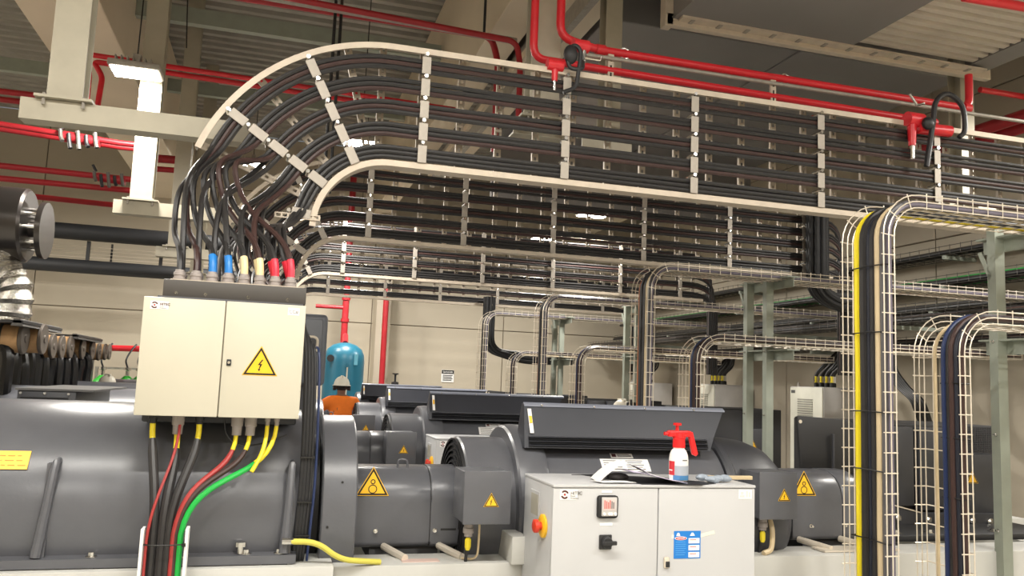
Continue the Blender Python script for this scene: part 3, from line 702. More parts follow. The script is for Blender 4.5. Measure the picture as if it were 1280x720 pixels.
# ------------------------------------------------------------------ white control cabinet
def cabinet():
    t = thing('control_cabinet', 'white two-door control cabinet under the red spray bottle in the front row', 'electrical cabinet', (1.737, 3.7, .1))
    MB().box(1.232, 2.241, 3.53, 3.93, .1, 1.245, .004).done('body', WHITE, t)
    MB().box(1.229, 2.244, 3.5, 3.935, 1.245, 1.258, .004).done('lid', WHITE, t)
    for x0, x1 in ((1.231, 1.7385), (1.7425, 2.242)): MB().box(x0, x1, 3.505, 3.528, .12, 1.243, .004).done('door', WHITE, t)
    badge(1.262, 1.237, 3.505, .083, .045, t, True)
    # controller
    bz = MB().box(1.437, 1.536, 3.492, 3.505, 1.113, 1.212, .012).done('display_bezel', BLACK, t)
    MB().box(1.456, 1.53, 3.489, 3.493, 1.122, 1.205, .004).done('face_plate', mat('controller_face', (190, 186, 184), .4), bz)
    MB().box(1.463, 1.521, 3.487, 3.49, 1.148, 1.198, .001).done('screen', mat('lcd_screen', (206, 190, 186), .3), bz, False)
    for k in range(6): MB().box(1.467+.0085*k, 1.4725+.0085*k, 3.4862, 3.4872, 1.155, 1.192-.004*(k % 3)).done('readout_bar', mat('lcd_red', (196, 110, 104), .4) if k < 4 else GREYTXT, bz, False)
    for x in (1.469, 1.493, 1.503, 1.522): MB().lathe([(-.005, .0065), (0, .007)], (x, 3.49, 1.132), 'Y', 12).done('button', PAPER, bz)
    MB().box(1.46, 1.51, 3.5035, 3.505, 1.222, 1.232).done('name_strip', PAPER, t, False)
    MB().box(1.455, 1.515, 3.5035, 3.505, 1.078, 1.09).done('name_strip', PAPER, t, False)
    sw = MB().box(1.452, 1.513, 3.497, 3.505, .976, 1.04, .004).done('rotary_switch', BLACK, t)
    MB().lathe([(-.022, .021), (-.02, .024), (0, .027)], (1.485, 3.497, 1.008), 'Y', 20).done('switch_collar', BLACK, sw)
    MB().box(1.462, 1.525, 3.464, 3.478, .999, 1.017, .004).done('switch_grip', BLACK, sw)
    h = MB().box(1.77, 1.797, 3.495, 3.505, .888, .938, .007).done('door_handle', ZINC, t)
    MB().box(1.777, 1.797, 3.49, 3.497, .893, .919, .003).done('handle_tongue', BLACK, h)
    tp = MB().box(2.155, 2.224, 3.5035, 3.505, 1.195, 1.237).done('door_label', PAPER, t, False)
    for x0, x1, z0, z1 in ((2.16, 2.185, 1.202, 1.212), (2.164, 2.18, 1.214, 1.228), (2.193, 2.203, 1.203, 1.232), (2.207, 2.217, 1.203, 1.226)):
        MB().box(x0, x1, 3.5025, 3.5037, z0, z1).done('print', mat('pale_print', (206, 204, 202), .7), tp, False)
    # tape marks around the sheet
    for x0, x1, z, a in ((1.81, 1.89, 1.025, -3), (1.94, 2.03, 1.035, 12)):
        mt = Matrix.Translation(((x0+x1)/2, 3.5045, z)) @ Matrix.Rotation(math.radians(-a), 4, 'Y')
        MB().box((x0-x1)/2, (x1-x0)/2, -.0006, 0, -.008, .008, 0, mt).done('tape', mat('clear_tape', (226, 222, 206), .3), t, False)
    # left side: label frame and emergency stop
    fr = MB().box(1.228, 1.233, 3.69, 3.82, 1.075, 1.2, .002).done('label_frame', WHITE, t, False)
    MB().box(1.2265, 1.2285, 3.705, 3.805, 1.09, 1.185).done('grey_label', mat('grey_label_face', (166, 162, 150), .6), fr, False)
    es = MB().lathe([(-.014, .045), (-.01, .052), (0, .052)], (1.231, 3.62, 1.06), 'X', 24).done('emergency_stop_base', YEL, t)
    MB().lathe([(-.05, .022), (-.046, .03), (-.03, .03), (-.026, .018), (-.01, .018)], (1.231, 3.62, 1.06), 'X', 20).done('emergency_stop_button', mat('estop_red', (214, 60, 36), .35), es)
    return t
cb = cabinet()
for o, i in zip(rows(cb, group=GRP+' cabinets'), (1, 2, 3)):
    o['label'] = 'white control cabinet of the %s, between fan drum and louvred machine' % ROWN[i]

# what lies on and hangs at the front cabinet (top at z 1.258)
ZT = 1.258
st = MB().box(1.897, 2.003, 3.5035, 3.5046, .875, 1.045).done('safety_tag_sheet', mat('sheet_blue', (22, 118, 200), .5), None, False)
tag(st, 'blue printed safety tag sheet with white boxes taped to the right cabinet door', 'sheet')
for x0, x1, z0, z1 in ((1.955, 1.998, .968, 1.0), (1.955, 1.998, .925, .957), (1.955, 1.998, .882, .914)):
    bx_ = MB().box(x0, x1, 3.5025, 3.5036, z0, z1).done('white_box', PAPER, st, False)
    MB().box(x0+.005, x0+.03, 3.5018, 3.5026, z1-.012, z1-.008).done('print', mat('print_red', (190, 70, 70)), bx_, False)
MB().box(1.953, 2.001, 3.5029, 3.5035, .93, .934).done('rule', mat('rule_dark_blue', (20, 70, 140)), st, False)
el = MB(); el.prism([(1.924+.024*math.cos(a), 1.0+.0115*math.sin(a)) for a in [2*PI*k/24 for k in range(24)]], 3.5025, 3.5036, 'Y'); el = el.done('oval', PAPER, st, False)
el2 = MB(); el2.prism([(1.924+.021*math.cos(a), 1.0+.0088*math.sin(a)) for a in [2*PI*k/24 for k in range(24)]], 3.5018, 3.5026, 'Y'); el2.done('oval_centre', mat('tag_red', (206, 52, 60)), el, False)
text('DANGER', .0095, (1.924, 3.5014, .9968), PAPER, el, align='CENTER', bold=.0001)
for k, (x0, x1) in enumerate(((1.906, 1.922), (1.96, 1.98))):
    m_ = MB(); m_.prism([(x0, 1.015), (x1, 1.015), ((x0+x1)/2+.003, 1.034), ((x0+x1)/2-.003, 1.034)], 3.5027, 3.5036, 'Y'); m_.done('white_mark', PAPER, st, False)
stx = MB()
for k in range(7): stx.box(1.904, 1.904+.03+.012*rn.random(), 3.5029, 3.5036, .975-.013*k, .978-.013*k)
stx.done('small_print', mat('print_pale_blue', (90, 160, 220)), st, False)
for o in [st]+list(st.children_recursive): o.data.transform(Matrix.Translation((1.821, 0, .928)) @ Matrix.Diagonal((.136/.106, 1, .123/.17, 1)) @ Matrix.Translation((-1.897, 0, -.875))) if not o.name.startswith('lettering') else None
lt = [o for o in st.children_recursive if o.name.startswith('lettering')][0]
lt.location = (1.821+(1.924-1.897)*.136/.106, 3.5014, .928+(.9968-.875)*.123/.17)
# spray bottle
bxx, byy = 1.905, 3.63
t = thing('spray_bottle', 'white pump spray bottle with red head standing on the white cabinet', 'spray bottle', (bxx, byy, ZT+.003))
zb = ZT+.003
MB().lathe([(0, .03), (.004, .043), (.02, .045), (.07, .046), (.1, .046), (.125, .043), (.145, .034), (.152, .027), (.16, .026)], (bxx, byy, zb), 'Z', 32).done('bottle', mat('white_plastic', (232, 228, 224), .35), t)
LBG = mat('label_grey', (166, 172, 180), .4)
def wrap(z0, z1, a0, a1, m, name, r=.0468):
    b = MB(); n = 10; pr = None
    for k in range(n+1):
        a = math.radians(a0+(a1-a0)*k/n); q = [V((bxx+r*math.cos(a), byy+r*math.sin(a), zb+z)) for z in (z0, z1)]
        if pr: b.quad(pr[0], q[0], q[1], pr[1])
        pr = q
    return b.done(name, m, t)
wrap(.03, .075, -140, -20, LBG, 'label_band'); wrap(.03, .095, -190, -141, mat('label_red', (196, 40, 50), .4), 'label_band'); wrap(.008, .03, -150, -20, mat('label_blue', (70, 124, 170), .4), 'label_band'); wrap(.098, .104, -95, -60, GREYTXT, 'print_line'); wrap(.05, .055, -185, -155, PAPER, 'print_line', .0472)
RP = mat('red_plastic', (224, 32, 34), .35)
MB().lathe([(.158, .03), (.2, .029), (.204, .032), (.225, .03), (.23, .015)], (bxx, byy, zb), 'Z', 24).done('collar', RP, t)
hd = MB(); hd.box(bxx-.06, bxx+.06, byy-.018, byy+.018, zb+.208, zb+.238, .008); hd.done('spray_head', RP, t)
MB().cyl((bxx-.078, byy, zb+.222), (bxx-.058, byy, zb+.223), .009, 12).done('nozzle', RP, t)
MB().prism([(bxx+.045, zb+.238), (bxx+.068, zb+.232), (bxx+.098, zb+.13), (bxx+.088, zb+.118), (bxx+.072, zb+.125)], byy-.013, byy+.013, 'Y', .004).done('trigger', RP, t)
MB().lathe([(.225, .008), (.262, .008), (.263, .02), (.272, .02), (.274, .017)], (bxx-.01, byy, zb), 'Z', 16).done('pump_knob', RP, t)
# papers
fd = tag(MB().prism([(1.45, 3.87), (1.5, 3.87), (1.66, 3.51), (1.95, 3.49), (2.06, 3.55), (1.9, 3.75), (1.6, 3.9)], ZT+.0005, ZT+.003, 'Z').done('folder', mat('black_folder', (34, 34, 38), .5), None, False), 'flat black folder under the papers on the white cabinet', 'folder')
def sheet(prof, y0, y1, m, name, lab, cat, skew=0.):
    b = MB(); pr = None
    for (x, z) in prof:
        q = [V((x, y0, ZT+.004+z)), V((x+skew, y1, ZT+.004+z)), V((x+skew, y1, ZT+.0055+z)), V((x, y0, ZT+.0055+z))]
        if pr: b._skin([b.bm.verts.new(v) for v in pr], [b.bm.verts.new(v) for v in q])
        pr = q
    bmesh.ops.remove_doubles(b.bm, verts=b.bm.verts, dist=1e-5)
    return tag(b.done(name, m), lab, cat)
sheet([(1.47, .0), (1.51, .035), (1.56, .07), (1.61, .085), (1.66, .07), (1.72, .04), (1.8, .015), (1.86, .0)], 3.56, 3.72, PAPER, 'paper_sheet', 'curled white paper sheet arching over a dark gap on the cabinet', 'paper', .02)
sheet([(1.62, .05), (1.66, .048), (1.72, .036), (1.8, .018), (1.89, .003)], 3.51, 3.66, mat('lilac_paper', (216, 206, 232), .7), 'paper_sheet', 'pale lilac paper sheet lying against the front edge of the cabinet top', 'paper', -.02)
sheet([(1.47, .002), (1.56, .003), (1.64, .002)], 3.53, 3.6, PAPER, 'paper_sheet', 'flat white paper lying left of the curled sheet', 'paper', -.03)
tag(MB().ball((1.595, 3.64, ZT+.02), .05, 1.1, .7, .38, 16, 8).done('cap', mat('curl_shade_charcoal', (54, 52, 52), .8)), 'dark filler for the shaded inside of the curled paper sheet', 'shade filler')  # dark lump stands for the shaded inside of the open paper curl
gv = MB(); rr_ = random.Random(5)
for k in range(9): gv.ball((2.03+.014*k+rr_.uniform(-.012, .012), 3.62+rr_.uniform(-.04, .03), ZT+.014+rr_.uniform(0, .008)), .021, 1+rr_.random()*.7, .9, .55+.3*rr_.random(), 10, 6)
tag(gv.done('work_glove', mat('blue_grey_fabric', (150, 160, 172), .8, 0, .25, 40)), 'crumpled blue-grey work glove lying right of the spray bottle', 'glove')
tag(MB().box(2.1, 2.36, 3.71, 3.735, ZT+.001, ZT+.019, .002).done('wooden_strip', CREAMC), 'pale strip lying along the back edge of the cabinet, sticking out right', 'strip')
# ------------------------------------------------------------------ wire mesh trays on the right: up from the machines, then off to +X
def off_path(xb, z0, zb, rb, x1, o, n=7):
    """path of the tray floor shifted by o towards the open side (left / up)"""
    p = [(xb-o, z0), (xb-o, zb-rb)]
    cx, cz = xb+rb, zb-rb
    for i in range(1, n+1):
        a = PI - (PI/2)*i/n; p.append((cx+(rb+o)*math.cos(a), cz+(rb+o)*math.sin(a)))
    p.append((x1, zb+o)); return p
def resample(p, step):
    out = []; acc = 0
    L = [0]
    for a, b in zip(p, p[1:]): L.append(L[-1]+math.hypot(b[0]-a[0], b[1]-a[1]))
    k = 0; s = 0
    while s < L[-1]:
        while L[k+1] < s: k += 1
        f = (s-L[k])/(L[k+1]-L[k]); a, b = p[k], p[k+1]
        d = V((b[0]-a[0], 0, b[1]-a[1])).normalized()
        out.append((a[0]+(b[0]-a[0])*f, a[1]+(b[1]-a[1])*f, d)); s += step
    return out
def wire_tray(lab, xb, z0, zb, x1, ya, yb, h=.065, rb=.16, step=.098, r=.0034):
    t = thing('wire_mesh_tray', lab, 'cable tray', (xb, (ya+yb)/2, z0), 'wire mesh trays rising from the machines')
    m = MB(); nb = 5
    for i in range(nb+1):
        y = ya+(yb-ya)*i/nb; m.tube([(x, y, z) for x, z in off_path(xb, z0, zb, rb, x1, 0)], r, 5)
    for y in (ya, yb):
        for o in (h*.5, h): m.tube([(x, y, z) for x, z in off_path(xb, z0, zb, rb, x1, o)], r, 5)
    stuff(m.done('long_wires', ZINC, t))
    c = MB()
    for x, z, d in resample(off_path(xb, z0, zb, rb, x1, 0), step):
        nrm = V((-d.z, 0, d.x)); e = nrm*-.004
        P_ = V((x, 0, z))
        c.tube([V((0, ya, 0))+P_+nrm*(h+.012), V((0, ya, 0))+P_+e, V((0, yb, 0))+P_+e, V((0, yb, 0))+P_+nrm*(h+.012)], r, 4)
    stuff(c.done('cross_wires', ZINC, t)); return t
def tray_cable(xb, z0, zb, x1, y, o, r, m, lab, rb=.16, wob=.0):
    p = [V((x, y, z)) for x, z in off_path(xb, z0, zb, rb, x1, o)]
    q = [p[0]]
    nseg = 6
    for i in range(1, nseg): q.append(p[0].lerp(p[1], i/nseg) + V((random.uniform(-wob, wob)*.3, random.uniform(-wob, wob), 0)))
    q += p[1:]
    o_ = MB().tube(q, r, 8).done('tray_cable', m, None, origin=q[0])
    return tag(o_, lab, 'cable', 'cables in the wire mesh trays')
A = dict(xb=2.965, z0=.35, zb=2.665, x1=6.9)
Bt = dict(xb=3.42, z0=.35, zb=2.095, x1=6.75)
trA = wire_tray('tall wire mesh tray with yellow and cream cables in the front row', ya=3.4, yb=3.71, **A)
rows(trA)
trB = wire_tray('lower half-empty wire mesh tray with blue-black bundle in the front row', ya=3.4, yb=3.71, **Bt)
rows(trB)
cabs = [(3.65, .02, .017, YELC, 'yellow cable at the far side of the front row tall tray', .004), (3.668, .015, .007, mat('orange_brown_sheath', (176, 104, 60), .4), 'thin orange-brown cable beside the yellow one in the front row tall tray', .003),
        (3.6, .022, .021, RUBBER, 'black cable next to the yellow one in the front row tall tray', .003), (3.568, .014, .013, mat('navy_sheath', (32, 35, 46), .38), 'navy cable between the black ones in the front row tall tray', .003),
        (3.525, .026, .016, RUBBER, 'slim black cable left of the cream one in the front row tall tray', .003),
        (3.486, .024, .02, CREAMC, 'cream cable in the middle of the front row tall tray', .002), (3.443, .026, .022, GREYC, 'thick grey cable nearest the near side of the front row tall tray', .002), (3.415, .02, .012, mat('violet_grey_sheath', (104, 98, 112), .4), 'violet-grey cable against the near wires of the front row tall tray', .002)]
for y, o, r, m, lab, wb in cabs:
    tc = tray_cable(A['xb'], A['z0'], A['zb'], A['x1'], y, o, r, m, lab, wob=wb)
    if m is not YELC: rows(tc)
cb2 = [(3.525, .045, .014, BLUEC, 'blue cable on the left of the bundle in the front row lower tray'), (3.5, .035, .017, RUBBER, 'black cable behind the blue one in the front row lower tray'),
       (3.475, .045, .015, BROWNC, 'brown-black cable in the middle of the front row lower tray'), (3.45, .035, .016, mat('navy_sheath', (32, 35, 46), .38), 'navy cable near the near side of the front row lower tray'),
       (3.425, .03, .013, REDC if False else BROWNC, 'brown cable against the near wires of the front row lower tray'), (3.62, .012, .009, CREAMC, 'single thin cream cable alone in the empty part of the front row lower tray')]
for y, o, r, m, lab in cb2: rows(tray_cable(Bt['xb'], Bt['z0'], Bt['zb'], Bt['x1'], y, o, r, m, lab, wob=.002))
# cable ties on the front trays
for k, (xb, y0, y1, z) in enumerate([(2.965, 3.41, 3.68, z) for z in (2.36, 2.02, 1.62, 1.33, .99)] + [(3.42, 3.41, 3.55, z) for z in (1.78, 1.5, 1.2)]):
    where = 'tall' if k < 5 else 'lower'
    tag(MB().tube([(xb+.004, y0, z), (xb-.05, y0, z), (xb-.052, (y0+y1)/2, z+.004), (xb-.045, y1, z), (xb+.004, y1, z)], .0035, 6).done('cable_tie', SIGNK, None, origin=(xb, y0, z)),
        'black cable tie across the %s front wire tray, %s' % (where, ['first from the top', 'second from the top', 'third from the top', 'fourth from the top', 'lowest'][k if k < 5 else k-5]), 'cable tie', 'cable ties on the front trays')
# support frames
def frame():
    t = thing('tray_support', 'grey-green steel post frame carrying the wire trays of the front row', 'support frame', (4.2, 3.8, 0))
    for y in (3.62, 3.93):
        MB().prism([(4.13, y-.03), (4.2, y-.03), (4.2, y-.026), (4.134, y-.026), (4.134, y+.026), (4.2, y+.026), (4.2, y+.03), (4.13, y+.03)], 0, 2.74, 'Z').done('post', POSTG, t, False)
        MB().box(4.1, 4.24, y-.06, y+.06, 0, .01).done('base_plate', POSTG, t, False)
        for z in (.95, 1.5, 2.05): bolt(4.13, y, z, t, .006, 'X')
    for z in (2.02, 2.64):
        MB().prism([(3.3, z-.045), (4.05, z-.045), (4.05, z+.045), (4.02, z+.045), (3.3, z+.045)], 4.2, 4.205, 'X').done('cross_arm', POSTG, t, False)
        MB().box(4.14, 4.26, 3.3, 4.05, z+.035, z+.045).done('arm_flange', POSTG, t, False)
    MB().prism([(4.0, 2.6), (4.03, 2.6), (3.95, 2.42), (3.93, 2.45)], 4.13, 4.136, 'X').done('bracket', POSTG, t, False)
    return t
rows(frame(), group='support frames of the wire trays')

# ------------------------------------------------------------------ right wall: trays along the wall, enclosures
def wall_tray(z, x0, x1, lab, nc, cols):
    t = thing('wall_cable_tray', lab, 'cable tray', (x0, 8, z), 'cable trays along the right wall')
    m = MB()
    for i in range(4): m.tube([(x0+(x1-x0)*i/3, 3.0, z), (x0+(x1-x0)*i/3, 16.2, z)], .004, 5)
    for x in (x0, x1):
        for o in (.05, .1): m.tube([(x, 3.0, z+o), (x, 16.2, z+o)], .004, 5)
    for k in range(88):
        y = 3.0+.15*k; m.tube([(x0, y, z+.11), (x0, y, z), (x1, y, z), (x1, y, z+.11)], .004, 4)
    stuff(m.done('mesh', DWIRE, t))
    for k in range(7): MB().box(x0-.02, X1-.03, 3.2+2.1*k, 3.24+2.1*k, z-.05, z-.008).done('wall_bracket', POSTG, t, False)
    for k in range(nc):
        x = x0+.03+(x1-x0-.06)*k/max(1, nc-1)
        MB().tube(spline([(x+random.uniform(-.01, .01), 3.0+1.9*q, z+.03+.02*(k % 3)) for q in range(8)], 3), .021, 7).done('tray_cable', cols[k % len(cols)], t)
    return t
wall_tray(2.96, 7.1, 7.5, 'highest mesh tray with black and green cables along the right wall', 9, [RUBBER, RUBBER, GREENC, RUBBER])
wall_tray(2.66, 6.95, 7.4, 'middle mesh tray full of black cables along the right wall', 9, [RUBBER])
wall_tray(2.28, 6.95, 7.4, 'lowest mesh tray along the right wall above the enclosures', 8, [RUBBER, BROWNC])
wall_tray(3.3, 7.15, 7.5, 'ceiling-near dark mesh tray along the right wall behind the ladder ends', 6, [RUBBER])
wall_tray(2.48, 6.35, 6.75, 'dark mesh tray on brackets nearest the machines along the right wall', 8, [RUBBER, BROWNC])
def enclosure():
    t = thing('wall_enclosure', 'grey-white enclosure with louvred door and black cables on top, behind the front wire trays', 'electrical cabinet', (7.1, 9.45, 0))
    MB().box(6.82, 7.45, 9.1, 9.8, .1, 1.79, .006).done('body', mat('light_grey_enclosure', (186, 182, 178), .45), t)
    MB().box(6.8, 6.818, 9.11, 9.79, .12, 1.78, .006).done('door', mat('grey_white_enclosure', (214, 212, 198), .45), t)
    m = MB()
    for k in range(13): m.prism([(6.8, 1.63-.03*k), (6.79, 1.625-.03*k), (6.8, 1.612-.03*k)], 9.3, 9.62, 'Y') if False else m.box(6.792, 6.8, 9.3, 9.62, 1.612-.03*k, 1.628-.03*k)
    m.done('louvre_panel', mat('louvre_grey', (150, 148, 138), .5), t, False)
    MB().box(6.795, 6.8, 9.68, 9.76, 1.7, 1.74).done('name_plate', mat('plate_grey', (84, 84, 84)), t, False)
    for k in range(11):
        y = 9.12+.036*k; x = 6.95+.05*(k % 3)
        MB().tube(spline([(x, y, 1.79), (x, y, 1.95), (x+.08, y-.1+.02*(k % 2), 2.1), (7.1+.02*k, y-.12, 2.34)], 6), .015, 8).done('cable', RUBBER, t)
        MB().lathe([(0, .022), (.05, .022), (.055, .016)], (x, y, 1.79), 'Z', 10).done('gland', BLACK, t)
        MB().tube([(x, y, 1.85), (x, y, 1.93)], .0175, 8).done('phase_sleeve', [YELC, CREAMS, PAPER][k % 3], t)
    MB().lathe([(0, .02), (.03, .02), (.035, .01), (.06, .01)], (6.9, 9.75, 1.79), 'Z', 8).done('lifting_eye', GALV, t)
    return t
e0 = enclosure(); e0['group'] = 'enclosures along the right wall'
dup(e0, (0, 2.7, 0), 'grey enclosure with cables on top seen between the second row wire trays')
dup(e0, (0, 5.4, 0), 'farthest grey enclosure on the right wall, between the posts of the third row')
# black cable bundle dropping in an S beside the near enclosure
for k in range(6):
    d = .035*k
    tag(MB().tube(spline([(6.7, 7.85-d, 2.5), (6.7, 7.88-d, 2.25), (6.7, 7.86-d, 2.02), (6.72, 7.7-d, 1.82), (6.72, 7.5-d, 1.68), (6.75, 7.46-d, 1.56), (6.9, 7.55-d, 1.42), (7.2, 7.7-d, 1.36)], 6), .016, 8).done('bundle_cable', RUBBER, None, origin=(6.7, 7.85-d, 2.3)),
        'black cable in the S bundle right of the tall front tray, %s' % ['one from the left', 'two from the left', 'three from the left', 'four from the left', 'five from the left', 'six, the rightmost'][k], 'cable', 'S-shaped cable bundle by the right wall')
# thick bundles that loop down at the ladder ends
def loop_bundle(x, y, z, dx, lab, nst=8):
    t = thing('cable_loop', lab, 'cable bundle', (x, y, z), 'cable loops under the ladder ends')
    for k in range(nst):
        a = 2*PI*k/nst; ox, oy = .07*math.cos(a), .1*math.sin(a)
        MB().tube(rounded([(x+ox, y+oy, z+.6), (x+ox, y+oy, z-.22), (x+dx*.4, y+oy, z-.32+ox), (x+dx, y+oy, z-.3+ox)], .22, 7), .03, 8).done('strand', BLACK, t)
    return t
loop_bundle(3.2, 12.4, 2.4, 1.4, 'thick black cable loop dropping left of the third row tray near the danger sign')
loop_bundle(5.25, 7.1, 2.95, .5, 'black cable loop at the right end of the second ladder')

# ------------------------------------------------------------------ duct and dark baffle at top right
t = thing('air_duct', 'large dark grey duct with pale flange and ribbed underside at the upper right', 'duct', (4.1, 4, 4.4))
MB().box(2.68, 4.2, 1.2, 5.33, 4.42, 5.9).done('body', DUCT, t, False)
for x in (2.66, ):
    MB().box(x-.045, x+.02, 5.3, 5.38, 4.36, 5.8).done('corner_flange', GALVP, t, False)
MB().box(2.63, 5.62, 5.3, 5.36, 4.37, 4.46, .004).done('edge_flange', GALVP, t, False)
MB().box(2.72, 5.5, 5.22, 5.3, 4.405, 4.42).done('inner_lip', GALVP, t, False)
nb = 15; b0 = MB().lathe([(0, .012), (.008, .012), (.012, .006)], (2.68, 5.297, 4.43), 'Y', 6).done('rivet', CHROME, t)
for k in range(12): MB().box(2.8+.23*k, 2.83+.23*k, 5.24, 5.3, 4.398, 4.406).done('clip', GALV, t, False)
MB().box(4.22, 5.6, 1.2, 5.3, 4.62, 4.7).done('rib_backing', DUCT, t, False)
for k in range(40):
    y = 5.22-.1*k
    MB().prism([(y, 4.45), (y-.055, 4.45), (y-.065, 4.5), (y-.1, 4.5), (y-.1, 4.6), (y, 4.6)], 4.24, 5.35, 'X').done('rib', mat('ribbed_steel', (196, 186, 172), .45, .15, .08, 4), t, False)
MB().box(5.35, 5.58, 1.2, 5.3, 4.44, 4.6).done('side_frame', DUCT, t, False)
MB().box(2.68, 5.55, 1.2, 5.3, 5.9, 5.95).done('cover_sheet', DUCT, t, False)
t = thing('acoustic_baffle', 'huge dark grey baffle under the roof behind the red pipes at the right', 'baffle', (4.2, 7.4, 4.7))
MB().box(2.46, 4.28, 6.05, 9.6, 4.7, 5.6, .01).done('module', DUCT, t, False)
MB().box(4.3, 6.08, 6.05, 9.6, 4.7, 5.6, .01).done('module', DUCT, t, False)
MB().box(2.46, 6.08, 9.65, 9.75, 3.95, 5.6).done('back_sheet', DUCT, t, False)

# ------------------------------------------------------------------ red pipes
def pipe(name, pts, r, lab, m=RED, rad=.09, cat='pipe', group='red pipes', parts=()):
    t = thing(name, lab, cat, pts[0], group)
    P_ = rounded(pts, rad, 5)
    MB().tube(P_, r, 12).done('tube', m, t)
    for p in pts[1:-1]:
        pass
    for k, (a, b, f) in enumerate(parts):
        q = V(a).lerp(V(b), f); d = (V(b)-V(a)).normalized()
        MB().tube([q-d*.03, q+d*.03], r*1.3, 12).done('coupling', m, t)
    return t
PY = 4.85
pipe('red_pipe', [(1.648, PY, 6.0), (1.648, PY, 3.93), (1.9, PY, 3.885), (4.93, PY, 3.885), (4.93, PY, 4.15)], .028, 'upper bright red pipe running in front of the dark duct', parts=[((1.9, PY, 3.885), (4.93, PY, 3.885), .01), ((1.9, PY, 3.885), (4.93, PY, 3.885), .99)])
pipe('red_pipe', [(1.472, PY, 6.0), (1.472, PY, 3.76), (4.62, PY, 3.735)], .026, 'lower bright red pipe just above the front ladder rail', parts=[((1.472, PY, 3.76), (4.62, PY, 3.735), .985)])
pipe('steel_conduit', [(1.78, PY-.03, 3.825), (6.2, PY-.03, 3.84)], .014, 'thin grey conduit between the two bright red pipes', GALV, cat='conduit', group='conduits')
for x, lab in ((2.0, 'beside the valve'), (3.22, 'in front of the dark duct')):
    t = thing('pipe_strut', 'short slotted steel strut between the red pipes %s' % lab, 'strut', (x, PY, 3.72), 'pipe struts')
    MB().box(x-.02, x+.02, PY-.02, PY+.0, 3.69, 3.86).done('channel', GALVP, t, False)
    for k in range(3): MB().box(x-.006, x+.006, PY-.021, PY-.019, 3.71+.05*k, 3.735+.05*k).done('slot', SIGNK, t, False)
    MB().tube([V((x+.1+.036*math.cos(a), PY, 3.885+.036*math.sin(a))) for a in [2*PI*k/16 for k in range(17)]], .008, 6, False).done('pipe_clip', CHROME, t)
def valve(x, lab, flip=1):
    t = thing('drain_valve', lab, 'valve', (x, 4.8, 3.75), 'valves with black hoses on the red pipes')
    y = PY
    MB().lathe([(-.05, .036), (.05, .036)], (x-.1, y, 3.74), 'X', 14).done('tee', RED, t)
    MB().cyl((x-.1, y, 3.73), (x-.1, y, 3.64), .022, 12, .018).done('outlet', RED, t)
    MB().cyl((x-.1, y, 3.64), (x-.1, y, 3.58), .012, 10).done('tip', CHROME, t)
    MB().lathe([(-.05, .04), (.05, .04)], (x+.06, y, 3.885), 'X', 14).done('upper_tee', RED, t)
    MB().cyl((x+.08, y-.01, 3.87), (x+.08, y-.01, 3.78), .016, 10).done('nipple', CHROME, t)
    MB().tube([(x+.08, y-.03, 3.8), (x+.17, y-.05, 3.79), (x+.18, y-.05, 3.82)], .008, 8).done('lever', CHROME, t)
    hs = spline([(x+.07, y-.02, 3.78), (x+.05, y-.06, 3.72), (x-.02, y-.05, 3.72), (x-.04, y-.05, 3.8), (x+.0, y-.05, 3.86), (x+.04, y-.06, 3.82), (x+.03, y-.06, 3.7), (x+.01, y-.06, 3.6), (x-.06, y-.05, 3.56)], 6)
    MB().tube(hs, .013, 8).done('hose', BLACK, t)
    MB().ball((x-.02, y-.05, 3.8), .055, .8, .6, 1.1, 14, 8).done('hose_coil', BLACK, t)
    return t
vl = valve(1.72, 'black hose valve on the red pipes above the left part of the front ladder'); vl.location += V((-.1, -.3, -.13))
v2 = thing('drain_valve', 'black looping hose valve on the red pipes at the right end of the front ladder', 'valve', (4.5, 4.8, 3.75), 'valves with black hoses on the red pipes')
MB().lathe([(-.06, .05), (.06, .05)], (4.42, PY, 3.735), 'X', 14).done('tee', RED, v2)
MB().cyl((4.4, PY, 3.73), (4.4, PY, 3.55), .034, 12, .024).done('outlet', RED, v2)
MB().cyl((4.4, PY, 3.55), (4.4, PY, 3.46), .016, 10).done('tip', CHROME, v2)
MB().cyl((4.45, PY, 3.68), (4.72, PY, 3.69), .04, 12).done('stub', RED, v2)
MB().tube([(4.36, PY-.03, 3.9), (4.4, PY-.05, 3.82), (4.46, PY-.05, 3.84)], .009, 8).done('lever', CHROME, v2)
MB().tube(spline([(4.47, PY-.05, 3.4), (4.52, PY-.06, 3.7), (4.55, PY-.06, 3.86), (4.65, PY-.06, 3.93), (4.77, PY-.06, 3.86), (4.8, PY-.05, 3.7), (4.76, PY-.04, 3.64)], 7), .018, 8).done('hose', BLACK, v2)
MB().ball((4.48, PY-.06, 3.7), .05, .9, .7, .9, 12, 8).done('hose_nut', BLACK, v2)
v2.location += V((-.3, -.33, -.14))
RX = -7+.05
pipe('red_pipe', [(RX, 7.0, 4.8), (1.72, 7.0, 4.815), (1.79, 7.0, 4.6), (1.79, 7.0, 3.75)], .03, 'red pipe crossing above the curve of the front ladder, lower of two', DRED)
pipe('red_pipe', [(RX, 6.6, 4.93), (1.85, 6.6, 4.63), (1.89, 6.6, 4.4), (1.89, 6.6, 3.75)], .026, 'upper red pipe crossing above the curve of the front ladder', DRED)
pipe('steel_conduit', [(RX, 6.8, 4.9), (1.9, 6.8, 4.72)], .03, 'grey conduit between the two red pipes above the ladder curve', GALV, cat='conduit', group='conduits')
a_, b_, c_, d_ = at(104, 67, Y=8), at(350, 104, Y=8), at(112, 90, Y=8), at(108, 132, Y=8)
